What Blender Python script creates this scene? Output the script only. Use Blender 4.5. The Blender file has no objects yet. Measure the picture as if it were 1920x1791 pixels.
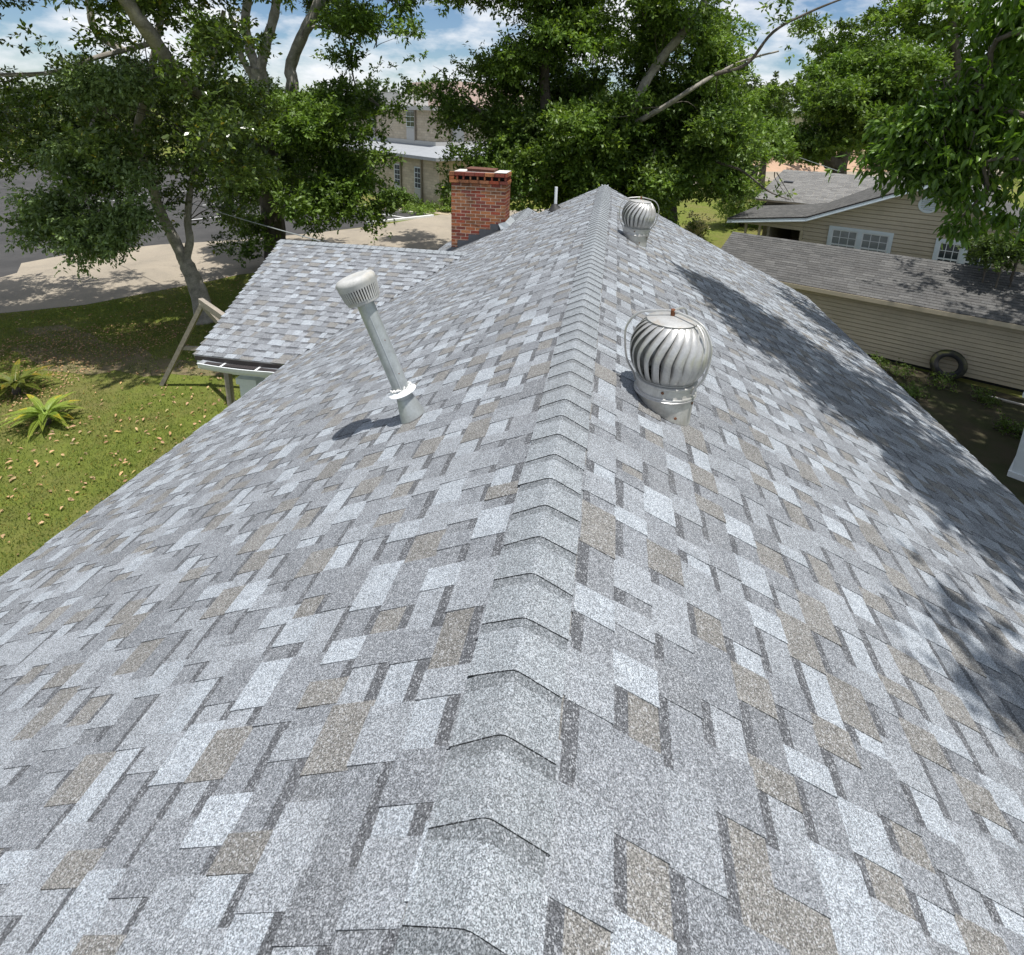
import bpy, math, random
import numpy as np
from mathutils import Vector, Matrix

random.seed(7)
RNG = np.random.default_rng(11)
SC = bpy.context.scene
COL = SC.collection

# ------------------------------------------------------------------ camera, sky, sun, exposure
F, PCX, PCY = 1060.0, 960.0, 505.0           # focal length and principal point in photo pixels (1920 wide)
Z0 = 5.4                                      # height of the main ridge above the ground
CAM = np.array([0.156, 0.0, Z0 + 1.40])


def _d(x, y):
    return np.array([(x - PCX) / F, (y - PCY) / F, 1.0])


_Y = _d(1158.5, 216.0); _Y /= np.linalg.norm(_Y)
_dn = np.cross(_Y, _d(2158.5, 244.0)); _dn /= np.linalg.norm(_dn)
if _dn[1] < 0:
    _dn = -_dn
_Z = -_dn
_X = np.cross(_Y, _Z)
ROT = np.array([_X, _Y, _Z])                  # camera frame (x right, y down, z ahead) to world

cam_data = bpy.data.cameras.new('camera')
cam = bpy.data.objects.new('camera', cam_data)
COL.objects.link(cam)
cam_data.sensor_width = 36.0
cam_data.lens = 36.0 * F / 1920.0
cam_data.shift_y = -(895.5 - PCY) / 1920.0
cam_data.clip_start = 0.05
cam_data.clip_end = 3000.0
_m = Matrix(((ROT[0][0], -ROT[0][1], -ROT[0][2], CAM[0]),
             (ROT[1][0], -ROT[1][1], -ROT[1][2], CAM[1]),
             (ROT[2][0], -ROT[2][1], -ROT[2][2], CAM[2]),
             (0, 0, 0, 1)))
cam.matrix_world = _m
SC.camera = cam

SUN = np.array([0.17, -0.17, 1.0]); SUN /= np.linalg.norm(SUN)
world = bpy.data.worlds.new('World')
SC.world = world
world.use_nodes = True
wn, wl = world.node_tree.nodes, world.node_tree.links
wn.clear()
w_out = wn.new('ShaderNodeOutputWorld')
w_bg = wn.new('ShaderNodeBackground')
w_sky = wn.new('ShaderNodeTexSky')
w_sky.sky_type = 'NISHITA'
w_sky.sun_disc = False
w_sky.sun_elevation = math.asin(SUN[2])
w_sky.sun_rotation = math.atan2(SUN[0], SUN[1])
w_sky.altitude = 50
w_sky.air_density = 1.0
w_sky.dust_density = 0.2
w_sky.ozone_density = 1.6
w_tc = wn.new('ShaderNodeTexCoord')
w_map = wn.new('ShaderNodeMapping')
w_map.inputs['Scale'].default_value = (1.0, 1.0, 2.6)
w_no = wn.new('ShaderNodeTexNoise')
w_no.inputs['Scale'].default_value = 3.6
w_no.inputs['Detail'].default_value = 7
w_no.inputs['Roughness'].default_value = 0.58
w_cr = wn.new('ShaderNodeValToRGB')
w_cr.color_ramp.elements[0].position = 0.44
w_cr.color_ramp.elements[1].position = 0.57
w_mix = wn.new('ShaderNodeMix'); w_mix.data_type = 'RGBA'
w_mix.inputs[7].default_value = (14.0, 14.4, 15.0, 1)
wl.new(w_tc.outputs['Generated'], w_map.inputs['Vector'])
wl.new(w_map.outputs['Vector'], w_no.inputs['Vector'])
wl.new(w_no.outputs['Fac'], w_cr.inputs['Fac'])
wl.new(w_cr.outputs['Color'], w_mix.inputs[0])
w_tint = wn.new('ShaderNodeMix'); w_tint.data_type = 'RGBA'; w_tint.blend_type = 'MULTIPLY'
w_tint.inputs[0].default_value = 1.0
w_tint.inputs[7].default_value = (1.15, 1.30, 1.46, 1)
wl.new(w_sky.outputs['Color'], w_tint.inputs[6])
wl.new(w_tint.outputs[2], w_mix.inputs[6])
wl.new(w_mix.outputs[2], w_bg.inputs['Color'])
w_bg.inputs['Strength'].default_value = 0.06
wl.new(w_bg.outputs['Background'], w_out.inputs['Surface'])

sun_data = bpy.data.lights.new('sun', 'SUN')
sun_data.energy = 5.0
sun_data.angle = math.radians(0.53)
sun_data.color = (1.0, 0.97, 0.925)
sun = bpy.data.objects.new('sun', sun_data)
COL.objects.link(sun)
sun.location = (10, -10, 60)
sun.rotation_euler = Vector(SUN.tolist()).to_track_quat('Z', 'Y').to_euler()

SC.view_settings.view_transform = 'Standard'
SC.view_settings.look = 'None'
SC.view_settings.gamma = 1.0
SC.view_settings.use_curve_mapping = False
SC.view_settings.exposure = 0.20

# ------------------------------------------------------------------ placing helpers


def ray(x, y):
    return ROT @ _d(x, y)


def hit(x, y, n, p0):
    v = ray(x, y)
    n = np.asarray(n, float)
    t = np.dot(n, np.asarray(p0, float) - CAM) / np.dot(n, v)
    return CAM + t * v


def G(x, y, z=0.0):                 # the point at height z seen at photo pixel x, y
    return hit(x, y, (0, 0, 1), (0, 0, z))


def at(x, y, Yd):                   # the point at distance Yd along the ridge direction
    return hit(x, y, (0, 1, 0), (0, Yd, 0))


PITCH = 0.49
RC = 1 / math.sqrt(1 + PITCH ** 2)
RS = PITCH * RC


def on_left(x, y):
    return hit(x, y, (PITCH, 0, -1), (0, 0, Z0))


def on_right(x, y):
    return hit(x, y, (-PITCH, 0, -1), (0, 0, Z0))


def unit(v):
    v = np.asarray(v, float)
    return v / np.linalg.norm(v)

# ------------------------------------------------------------------ materials


class NT:
    def __init__(self, name):
        self.m = bpy.data.materials.new(name)
        self.m.use_nodes = True
        self.n = self.m.node_tree.nodes
        self.l = self.m.node_tree.links
        self.p = self.n['Principled BSDF']
        self.out = self.n['Material Output']

    def new(self, t, **kw):
        nd = self.n.new(t)
        for k, v in kw.items():
            if hasattr(nd, k):
                setattr(nd, k, v)
            else:
                nd.inputs[k.replace('_', ' ')].default_value = v
        return nd

    def pos(self):
        return self.new('ShaderNodeNewGeometry').outputs['Position']

    def noise(self, scale, detail=4, rough=0.55, vec=None, dist=0.0):
        nd = self.new('ShaderNodeTexNoise')
        nd.inputs['Scale'].default_value = scale
        nd.inputs['Detail'].default_value = detail
        nd.inputs['Roughness'].default_value = rough
        nd.inputs['Distortion'].default_value = dist
        self.l.new(vec if vec is not None else self.pos(), nd.inputs['Vector'])
        return nd.outputs['Fac']

    def ramp(self, fac, stops):
        nd = self.new('ShaderNodeValToRGB')
        els = nd.color_ramp.elements
        while len(els) < len(stops):
            els.new(0.5)
        for e, (p, c) in zip(els, stops):
            e.position = p
            e.color = (c, c, c, 1) if isinstance(c, (int, float)) else (*c, 1)
        self.l.new(fac, nd.inputs['Fac'])
        return nd.outputs['Color']

    def mix(self, a, b, fac, blend='MIX'):
        nd = self.new('ShaderNodeMix')
        nd.data_type = 'RGBA'
        nd.blend_type = blend
        for s, i in ((fac, 0), (a, 6), (b, 7)):
            if hasattr(s, 'links'):
                self.l.new(s, nd.inputs[i])
            elif i == 0:
                nd.inputs[0].default_value = s
            else:
                nd.inputs[i].default_value = (s, s, s, 1) if isinstance(s, (int, float)) else (*s, 1)
        return nd.outputs[2]

    def attr(self, name):
        nd = self.new('ShaderNodeAttribute')
        nd.attribute_name = name
        return nd.outputs['Color']

    def color(self, c):
        if hasattr(c, 'links'):
            self.l.new(c, self.p.inputs['Base Color'])
        else:
            self.p.inputs['Base Color'].default_value = (*c, 1)

    def bump(self, h, strength=0.3, dist=0.01):
        nd = self.new('ShaderNodeBump')
        nd.inputs['Strength'].default_value = strength
        nd.inputs['Distance'].default_value = dist
        self.l.new(h, nd.inputs['Height'])
        self.l.new(nd.outputs['Normal'], self.p.inputs['Normal'])

    def set(self, rough=0.8, metal=0.0, spec=0.3):
        self.p.inputs['Roughness'].default_value = rough
        self.p.inputs['Metallic'].default_value = metal
        self.p.inputs['Specular IOR Level'].default_value = spec
        return self


def simple(name, c, rough=0.7, metal=0.0, spec=0.3, var=0.25, scale=6.0, bump=0.0, stain=None):
    t = NT(name)
    n1 = t.noise(scale, 6, 0.6)
    n2 = t.noise(scale * 7.3, 4, 0.6)
    v = t.mix(n1, n2, 0.4)
    f = t.ramp(v, [(0.3, 1 - var), (0.7, 1 + var)])
    col = t.mix(c, f, 1.0, 'MULTIPLY')
    if stain:
        sc, amount, sfac = stain
        s = t.ramp(t.noise(scale * 0.6, 8, 0.7, dist=0.6), [(0.5, 0.0), (0.68, sfac)])
        col = t.mix(col, amount, s)
    t.color(col)
    t.set(rough, metal, spec)
    if bump:
        t.bump(n2, bump, 0.01)
    return t.m


def shingle_material(name, speck=1.0, size=460.0):
    t = NT(name)
    base = t.attr('tint')
    pos = t.pos()
    vo = t.new('ShaderNodeTexVoronoi')
    vo.feature = 'F1'
    vo.inputs['Scale'].default_value = size
    t.l.new(pos, vo.inputs['Vector'])
    sep = t.new('ShaderNodeSeparateColor')
    t.l.new(vo.outputs['Color'], sep.inputs['Color'])
    g1 = t.ramp(sep.outputs['Red'], [(0.0, 0.36), (0.25, 0.58), (0.52, 0.93), (0.76, 1.32), (1.0, 1.9)])
    g1 = t.mix((1, 1, 1), g1, speck)
    vo2 = t.new('ShaderNodeTexVoronoi')
    vo2.inputs['Scale'].default_value = size * 0.6
    t.l.new(pos, vo2.inputs['Vector'])
    sp2 = t.new('ShaderNodeSeparateColor')
    t.l.new(vo2.outputs['Color'], sp2.inputs['Color'])
    flecks = t.ramp(sp2.outputs['Blue'], [(0.86, 0.0), (0.90, 0.42)])
    big = t.ramp(t.noise(1.7, 5, 0.6), [(0.3, 0.90), (0.7, 1.09)])
    med = t.ramp(t.noise(26.0, 4, 0.65), [(0.3, 0.88), (0.7, 1.12)])
    c = t.mix(base, g1, 1.0, 'MULTIPLY')
    c = t.mix(c, big, 1.0, 'MULTIPLY')
    c = t.mix(c, med, 1.0, 'MULTIPLY')
    c = t.mix(c, (0.55, 0.57, 0.60), t.mix(0.0, flecks, speck))
    worn = t.ramp(t.noise(0.55, 8, 0.75, dist=1.2), [(0.52, 0.0), (0.75, 0.22)])
    c = t.mix(c, (0.20, 0.195, 0.185), worn)
    t.color(c)
    t.set(0.95, 0.0, 0.15)
    t.bump(sep.outputs['Green'], 0.35, 0.002)
    return t.m


def leaf_material(name, c1, c2, rough=0.42, trans=0.35, spec=0.5):
    t = NT(name)
    ob = t.attr('tint')
    n = t.noise(0.9, 3, 0.6)
    c = t.mix(c1, c2, t.ramp(n, [(0.35, 0.0), (0.65, 1.0)]))
    c = t.mix(c, ob, 1.0, 'MULTIPLY')
    t.color(c)
    t.set(rough, 0.0, spec)
    tr = t.new('ShaderNodeBsdfTranslucent')
    t.l.new(t.mix(c, (1.25, 1.35, 0.55), 1.0, 'MULTIPLY'), tr.inputs['Color'])
    mx = t.new('ShaderNodeMixShader')
    mx.inputs['Fac'].default_value = trans
    t.l.new(t.p.outputs['BSDF'], mx.inputs[1])
    t.l.new(tr.outputs['BSDF'], mx.inputs[2])
    t.l.new(mx.outputs['Shader'], t.out.inputs['Surface'])
    return t.m


M = {}
M['shingle'] = shingle_material('roof shingle granules')
M['old_shingle'] = shingle_material('weathered shingle granules', 0.22, 120.0)
M['brick'] = None


def brick_material():
    t = NT('red brick')
    oi = t.new('ShaderNodeObjectInfo')
    at_ = t.attr('tint')
    n = t.noise(38, 6, 0.65)
    c = t.mix(at_, t.ramp(n, [(0.25, 0.55), (0.75, 1.35)]), 1.0, 'MULTIPLY')
    soot = t.ramp(t.noise(2.1, 6, 0.7, dist=0.8), [(0.50, 0.0), (0.68, 0.8)])
    c = t.mix(c, (0.05, 0.033, 0.024), soot)
    t.color(c)
    t.set(0.9, 0, 0.2)
    t.bump(n, 0.5, 0.006)
    return t.m


M['brick'] = brick_material()
M['mortar'] = simple('lime mortar', (0.58, 0.50, 0.40), 0.95, var=0.3, scale=20, bump=0.4)
M['lead'] = simple('dark lead flashing', (0.085, 0.09, 0.10), 0.55, 0.25, var=0.3, scale=9)
M['tin'] = simple('bright tin flashing', (0.45, 0.48, 0.50), 0.45, 0.4, var=0.2)
M['galv'] = simple('galvanised steel', (0.40, 0.425, 0.425), 0.40, 0.45, 0.5, var=0.22, scale=12, stain=(0, (0.55, 0.60, 0.60), 0.5))
M['turbine'] = simple('weathered aluminium', (0.50, 0.495, 0.48), 0.36, 0.5, 0.5, var=0.20, scale=9, stain=(0, (0.24, 0.22, 0.19), 0.55))
M['turbine_base'] = simple('dull painted aluminium', (0.52, 0.51, 0.48), 0.5, 0.15, 0.3, var=0.2, scale=8, stain=(0, (0.22, 0.20, 0.17), 0.6))
M['plate'] = simple('stained aluminium plate', (0.44, 0.44, 0.43), 0.5, 0.35, 0.4, var=0.22, scale=14, stain=(0, (0.36, 0.28, 0.19), 0.6))
M['dark_void'] = simple('painted dark interior', (0.03, 0.03, 0.03), 0.8)  # near-black colour stands in for the darkness inside openings and cores
M['white_paint'] = simple('white paint', (0.74, 0.76, 0.77), 0.5, var=0.07, scale=4)
M['cap_white'] = simple('chalky white cap', (0.44, 0.44, 0.425), 0.6, var=0.25, scale=14, stain=(0, (0.42, 0.38, 0.30), 0.5))
M['caulk'] = simple('white sealant', (0.78, 0.77, 0.74), 0.6, var=0.1, scale=60)
M['rust'] = simple('rusty screw', (0.17, 0.07, 0.035), 0.8, 0.2)
M['rust_sheet'] = simple('rust brown sheet metal', (0.14, 0.065, 0.045), 0.7, 0.1, var=0.3, scale=12)
M['concrete'] = simple('pale concrete', (0.60, 0.57, 0.52), 0.9, var=0.2, scale=8, bump=0.3)
M['black'] = simple('black rubber', (0.025, 0.025, 0.026), 0.6, var=0.3)
M['drip'] = simple('dark drip edge', (0.045, 0.04, 0.04), 0.5)
M['grey_paint'] = simple('pale blue grey paint', (0.70, 0.74, 0.76), 0.6, var=0.08)
M['trim'] = simple('pale blue white trim', (0.66, 0.72, 0.75), 0.6, var=0.08, scale=3)
M['siding'] = simple('beige vinyl siding', (0.50, 0.43, 0.315), 0.55, 0, 0.35, var=0.10, scale=2.0, stain=(0, (0.30, 0.25, 0.17), 0.3))
M['siding2'] = simple('pale siding', (0.62, 0.62, 0.60), 0.6, var=0.08, scale=2)
M['wood'] = simple('weathered grey timber', (0.31, 0.275, 0.23), 0.9, var=0.35, scale=14, bump=0.4)
M['glass'] = simple('window glass', (0.05, 0.06, 0.065), 0.06, 0, 0.8, var=0.1)
M['curtain_glass'] = simple('curtained window glass', (0.24, 0.26, 0.26), 0.12, 0, 0.8, var=0.2, scale=5)
M['bark'] = simple('pale grey bark', (0.30, 0.275, 0.24), 0.95, var=0.5, scale=4.5, bump=0.9, stain=(0, (0.12, 0.11, 0.09), 0.7))
M['bark_dark'] = simple('dark bark', (0.11, 0.095, 0.08), 0.95, var=0.5, scale=6, bump=0.9)
M['tanbrick'] = None


def block_material(name, c, sx, sz):
    t = NT(name)
    b = t.new('ShaderNodeTexBrick')
    b.inputs['Scale'].default_value = 1.0
    b.inputs['Brick Width'].default_value = sx
    b.inputs['Row Height'].default_value = sz
    b.inputs['Mortar Size'].default_value = 0.012
    b.inputs['Color1'].default_value = (*c, 1)
    b.inputs['Color2'].default_value = (c[0] * 0.8, c[1] * 0.78, c[2] * 0.75, 1)
    b.inputs['Mortar'].default_value = (c[0] * 0.7, c[1] * 0.7, c[2] * 0.7, 1)
    tc = t.new('ShaderNodeTexCoord')
    mp = t.new('ShaderNodeMapping')
    mp.inputs['Rotation'].default_value = (math.radians(90), 0, 0)
    t.l.new(tc.outputs['Object'], mp.inputs['Vector'])
    t.l.new(mp.outputs['Vector'], b.inputs['Vector'])
    n = t.ramp(t.noise(0.9, 6, 0.7), [(0.3, 0.8), (0.7, 1.12)])
    t.color(t.mix(b.outputs['Color'], n, 1.0, 'MULTIPLY'))
    t.set(0.9, 0, 0.2)
    return t.m


M['tanbrick'] = block_material('tan brick', (0.64, 0.55, 0.43), 0.4, 0.2)
M['pinkwall'] = simple('pinkish stucco', (0.55, 0.42, 0.36), 0.9, var=0.08)
M['metal_roof'] = simple('pale metal roof', (0.31, 0.325, 0.34), 0.6, 0.05, var=0.12, scale=1.5)
M['white_roof'] = simple('white membrane roof', (0.50, 0.49, 0.47), 0.6, var=0.06)
M['orange'] = simple('orange clay ground', (0.42, 0.28, 0.19), 0.95, var=0.12, scale=0.8)


def ground_material():
    t = NT('lawn grass')
    a = t.noise(0.35, 6, 0.65)
    b = t.noise(3.0, 6, 0.7)
    d = t.noise(45.0, 4, 0.7)
    c = t.mix((0.100, 0.128, 0.024), (0.175, 0.205, 0.042), t.ramp(b, [(0.3, 0.0), (0.7, 1.0)]))
    c = t.mix(c, (0.20, 0.160, 0.075), t.ramp(a, [(0.46, 0.0), (0.66, 0.7)]))
    c = t.mix(c, t.ramp(d, [(0.25, 0.55), (0.75, 1.4)]), 1.0, 'MULTIPLY')
    t.color(c)
    t.set(0.95, 0, 0.1)
    t.bump(d, 0.8, 0.04)
    return t.m


def paving_material(name, c, c2, crack=0.0, scale=1.2):
    t = NT(name)
    a = t.noise(scale * 0.35, 6, 0.65, dist=0.4)
    b = t.noise(scale * 28, 4, 0.7)
    k = t.mix(c, c2, t.ramp(a, [(0.38, 0.0), (0.64, 1.0)]))
    st = t.ramp(t.noise(scale * 0.9, 8, 0.75, dist=1.5), [(0.55, 1.0), (0.72, 0.72)])
    k = t.mix(k, st, 1.0, 'MULTIPLY')
    k = t.mix(k, t.ramp(b, [(0.25, 0.78), (0.75, 1.2)]), 1.0, 'MULTIPLY')
    t.color(k)
    t.set(0.92, 0, 0.2)
    t.bump(b, 0.3, 0.01)
    return t.m


M['ground'] = ground_material()
M['asphalt'] = paving_material('asphalt', (0.052, 0.051, 0.050), (0.072, 0.070, 0.068))
M['lane'] = paving_material('tan worn concrete', (0.33, 0.285, 0.222), (0.265, 0.232, 0.185))
M['gravel'] = paving_material('pale gravel verge', (0.46, 0.38, 0.27), (0.38, 0.31, 0.22), scale=3)
M['kerb'] = paving_material('kerb concrete', (0.52, 0.49, 0.43), (0.44, 0.40, 0.34))
M['paint_line'] = simple('white road paint', (0.72, 0.72, 0.70), 0.8, var=0.15, scale=8)
M['dirt'] = paving_material('shaded dirt', (0.062, 0.052, 0.032), (0.040, 0.046, 0.018), scale=4)  # base colour darkened to add to the canopy's shade over the yard
M['soil'] = paving_material('bare leaf strewn soil', (0.20, 0.155, 0.095), (0.13, 0.125, 0.05), scale=4)
M['leaf_oak'] = leaf_material('oak leaves', (0.092, 0.158, 0.030), (0.145, 0.215, 0.044), 0.45, 0.32, 0.35)
M['leaf_magnolia'] = leaf_material('glossy dark leaves', (0.076, 0.120, 0.028), (0.122, 0.172, 0.040), 0.28, 0.28)
M['leaf_grey'] = leaf_material('grey green leaves', (0.150, 0.215, 0.080), (0.19, 0.26, 0.10), 0.36, 0.3)
M['leaf_light'] = leaf_material('light green leaves', (0.14, 0.215, 0.040), (0.18, 0.26, 0.052), 0.5, 0.4)
M['leaf_near'] = leaf_material('bright pointed leaves', (0.072, 0.145, 0.020), (0.125, 0.215, 0.032), 0.38, 0.42)
M['leaf_far'] = leaf_material('far tree leaves', (0.06, 0.09, 0.028), (0.085, 0.12, 0.038), 0.6, 0.25)
M['grass_blade'] = leaf_material('grass blades', (0.155, 0.218, 0.044), (0.215, 0.252, 0.074), 0.7, 0.3, 0.2)
M['dry_leaf'] = leaf_material('dry fallen leaf', (0.46, 0.29, 0.15), (0.40, 0.27, 0.16), 0.75, 0.1, 0.2)
M['petal'] = leaf_material('cream petals', (0.62, 0.56, 0.40), (0.70, 0.62, 0.44), 0.6, 0.3, 0.2)
M['frond'] = leaf_material('sago frond', (0.13, 0.18, 0.03), (0.17, 0.19, 0.03), 0.4, 0.25)

# ------------------------------------------------------------------ mesh helpers


class MB:
    """Collects faces; builds ONE mesh object."""

    def __init__(self):
        self.v, self.f, self.t = [], [], []

    def face(self, pts, tint=(1, 1, 1)):
        b = len(self.v)
        self.v.extend([tuple(float(q) for q in p) for p in pts])
        self.f.append(tuple(range(b, b + len(pts))))
        self.t.append(tint)

    def add(self, verts, faces, tint=(1, 1, 1)):
        b = len(self.v)
        self.v.extend([tuple(float(q) for q in p) for p in verts])
        for f in faces:
            self.f.append(tuple(b + i for i in f))
            self.t.append(tint)

    def box(self, o, a, b, c, tint=(1, 1, 1)):
        """corner o and three edge vectors"""
        o, a, b, c = (np.asarray(q, float) for q in (o, a, b, c))
        if np.dot(np.cross(a, b), c) < 0:
            a, b = b, a
        vs = [o, o + a, o + a + b, o + b, o + c, o + a + c, o + a + b + c, o + b + c]
        self.add(vs, [(0, 3, 2, 1), (4, 5, 6, 7), (0, 1, 5, 4), (1, 2, 6, 5), (2, 3, 7, 6), (3, 0, 4, 7)], tint)

    def aabox(self, lo, hi, tint=(1, 1, 1)):
        lo, hi = np.asarray(lo, float), np.asarray(hi, float)
        d = hi - lo
        self.box(lo, (d[0], 0, 0), (0, d[1], 0), (0, 0, d[2]), tint)

    def tube(self, pts, rad, n=8, cap=True, tint=(1, 1, 1), jitter=0.0):
        pts = np.asarray(pts, float)
        rad = np.broadcast_to(np.asarray(rad, float), (len(pts),))
        b = len(self.v)
        up = None
        for i, p in enumerate(pts):
            d = unit(pts[min(i + 1, len(pts) - 1)] - pts[max(i - 1, 0)])
            if up is None:
                up = np.array([0.0, 0.0, 1.0]) if abs(d[2]) < 0.9 else np.array([1.0, 0, 0])
            s = unit(np.cross(d, up))
            up = unit(np.cross(s, d))
            for k in range(n):
                an = 2 * math.pi * k / n
                rr = rad[i] * (1 + jitter * (random.random() - 0.5))
                self.v.append(tuple((p + rr * (math.cos(an) * s + math.sin(an) * up)).tolist()))
        for i in range(len(pts) - 1):
            for k in range(n):
                q = (k + 1) % n
                self.f.append((b + i * n + k, b + i * n + q, b + (i + 1) * n + q, b + (i + 1) * n + k))
                self.t.append(tint)
        if cap:
            self.f.append(tuple(b + k for k in range(n))[::-1]); self.t.append(tint)
            e = b + (len(pts) - 1) * n
            self.f.append(tuple(e + k for k in range(n))); self.t.append(tint)

    def lathe(self, o, axis, prof, n=32, tint=(1, 1, 1), x=None, closed=False):
        """prof: (radius, height) pairs along axis"""
        o, axis = np.asarray(o, float), unit(axis)
        x = unit(np.cross(axis, (0, 1, 0))) if x is None else unit(x)
        y = np.cross(axis, x)
        b = len(self.v)
        for r, hh in prof:
            for k in range(n):
                a = 2 * math.pi * k / n
                self.v.append(tuple((o + axis * hh + r * (math.cos(a) * x + math.sin(a) * y)).tolist()))
        for i in range(len(prof) - 1):
            for k in range(n):
                q = (k + 1) % n
                self.f.append((b + i * n + k, b + i * n + q, b + (i + 1) * n + q, b + (i + 1) * n + k))
                self.t.append(tint)

    def build(self, name, mat, parent=None, origin=None, smooth=False, tinted=False):
        v = np.array(self.v, np.float64)
        o = np.zeros(3)
        if origin is not None:
            o = np.asarray(origin, float)
        me = bpy.data.meshes.new(name)
        me.from_pydata((v - o).tolist(), [], self.f)
        if tinted:
            set_tint(me, self.t)
        if smooth:
            me.polygons.foreach_set('use_smooth', np.ones(len(me.polygons), bool))
            me.set_sharp_from_angle(angle=math.radians(38))
        me.materials.append(mat)
        me.update()
        return link(name, me, parent, o)


def set_tint(me, tints):
    at_ = me.attributes.new('tint', 'FLOAT_COLOR', 'FACE')
    a = np.ones((len(me.polygons), 4), np.float32)
    a[:, :3] = np.asarray(tints, np.float32)
    at_.data.foreach_set('color', a.ravel())


def link(name, me, parent=None, origin=(0, 0, 0)):
    ob = bpy.data.objects.new(name, me)
    COL.objects.link(ob)
    origin = np.asarray(origin, float)
    if parent is not None:
        ob.parent = parent
        ob.location = (origin - wloc(parent)).tolist()
    else:
        ob.location = origin.tolist()
    return ob


def wloc(ob):
    p = np.zeros(3)
    while ob is not None:
        p += np.array(ob.location)
        ob = ob.parent
    return p


def thing(name, label, cat, loc=(0, 0, 0), group=None):
    o = bpy.data.objects.new(name, None)
    o.empty_display_size = 0.2
    COL.objects.link(o)
    o.location = [float(q) for q in loc]
    return tag(o, label, cat, group)


def tag(o, label=None, cat=None, group=None, kind=None):
    if label: o['label'] = label
    if cat: o['category'] = cat
    if group: o['group'] = group
    if kind: o['kind'] = kind
    return o


def smooth_line(pts, sub=5):
    p = np.asarray(pts, float)
    p = np.vstack([2 * p[0] - p[1], p, 2 * p[-1] - p[-2]])
    out = []
    for i in range(1, len(p) - 2):
        for k in range(sub):
            t = k / sub
            out.append(0.5 * ((2 * p[i]) + (-p[i - 1] + p[i + 1]) * t + (2 * p[i - 1] - 5 * p[i] + 4 * p[i + 1] - p[i + 2]) * t * t
                              + (-p[i - 1] + 3 * p[i] - 3 * p[i + 1] + p[i + 2]) * t ** 3))
    out.append(p[-2])
    return np.array(out)


def sheet(name, poly, z, mat, kind='structure', thick=None):
    b = MB()
    pts = [(p[0], p[1], z) for p in poly]
    area = sum(pts[i][0] * pts[(i + 1) % len(pts)][1] - pts[(i + 1) % len(pts)][0] * pts[i][1] for i in range(len(pts)))
    if area < 0:
        pts = pts[::-1]
    b.face(pts)
    if thick:
        n = len(pts)
        for i in range(n):
            p, q = pts[i], pts[(i + 1) % n]
            b.face([p, (p[0], p[1], z - thick), (q[0], q[1], z - thick), q][::1])
    o = b.build(name, mat)
    if kind:
        o['kind'] = kind
    return o

# ------------------------------------------------------------------ ground, lane, parking lot


gb = MB()
R_ = 900.0
ring = [(R_ * math.cos(a), R_ * math.sin(a), 0.0) for a in np.linspace(0, 2 * math.pi, 48, endpoint=False)]
gb.face(ring)
tag(gb.build('ground', M['ground']), kind='structure')
rg_ = random.Random(77)
ctr_ = G(175, 660)
pts_ = []
for i in range(40):
    a_ = 2 * math.pi * i / 40
    k_ = 1 + 0.28 * math.sin(3 * a_ + 1) + 0.16 * math.sin(7 * a_) + rg_.uniform(-.1, .1)
    pts_.append((ctr_[0] + 3.4 * k_ * math.cos(a_) - 0.5 * math.sin(a_), ctr_[1] + 1.0 * k_ * math.sin(a_) - 0.5 * math.cos(a_)))
BARE = pts_

# tan lane running past the lawn (world outline read off the photograph's ground points)
near = [G(-260, 640), G(0, 588), G(160, 572), G(300, 545), G(400, 526), G(450, 515)]
lane_near = [(p[0], p[1]) for p in near]
e1 = near[-1]
far_dir = unit(np.array([G(840, 425)[0] - e1[0], G(840, 425)[1] - e1[1], 0]))
lane_near += [(e1[0] + 6, e1[1] + 5.5), (e1[0] + 11, e1[1] + 10), (e1[0] + 16, e1[1] + 17)]
far_pts = [G(840, 400), G(700, 425), G(560, 440), G(450, 450), G(300, 459), G(130, 477), G(40, 494), G(32, 512), G(0, 521), G(-300, 560)]
last = lane_near[-1]
lane_far = [(last[0] - 4, last[1] + 5)] + [(p[0], p[1]) for p in far_pts]
sheet('lane_road', lane_near + lane_far, 0.008, M['lane'])
# asphalt lot beyond the lane
lot_near = [(p[0], p[1]) for p in (G(-300, 560), G(0, 521), G(32, 512), G(40, 494), G(130, 477), G(300, 459), G(450, 450), G(560, 440), G(700, 424))]
lot_far = [(p[0], p[1]) for p in (G(700, 400), G(640, 372), G(505, 322), G(300, 303), G(0, 305), G(-500, 309))]
lot = sheet('parking_lot', lot_near + lot_far, 0.004, M['asphalt'])


def strip(name, a, b, w, z, mat, h=None, parent=None):
    a, b = np.asarray(a, float)[:2], np.asarray(b, float)[:2]
    d = unit(b - a)
    n = np.array([-d[1], d[0]]) * w / 2
    m = MB()
    P = [np.array([*q, 0.0]) for q in (a - n, b - n, b + n, a + n)]
    if h is None:
        m.face([p + np.array([0, 0, z]) for p in P])
    else:
        m.box(P[0], P[1] - P[0], P[3] - P[0], (0, 0, h))
    o = m.build(name, mat, parent)
    if parent is None:
        o['kind'] = 'structure'
    return o


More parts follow.
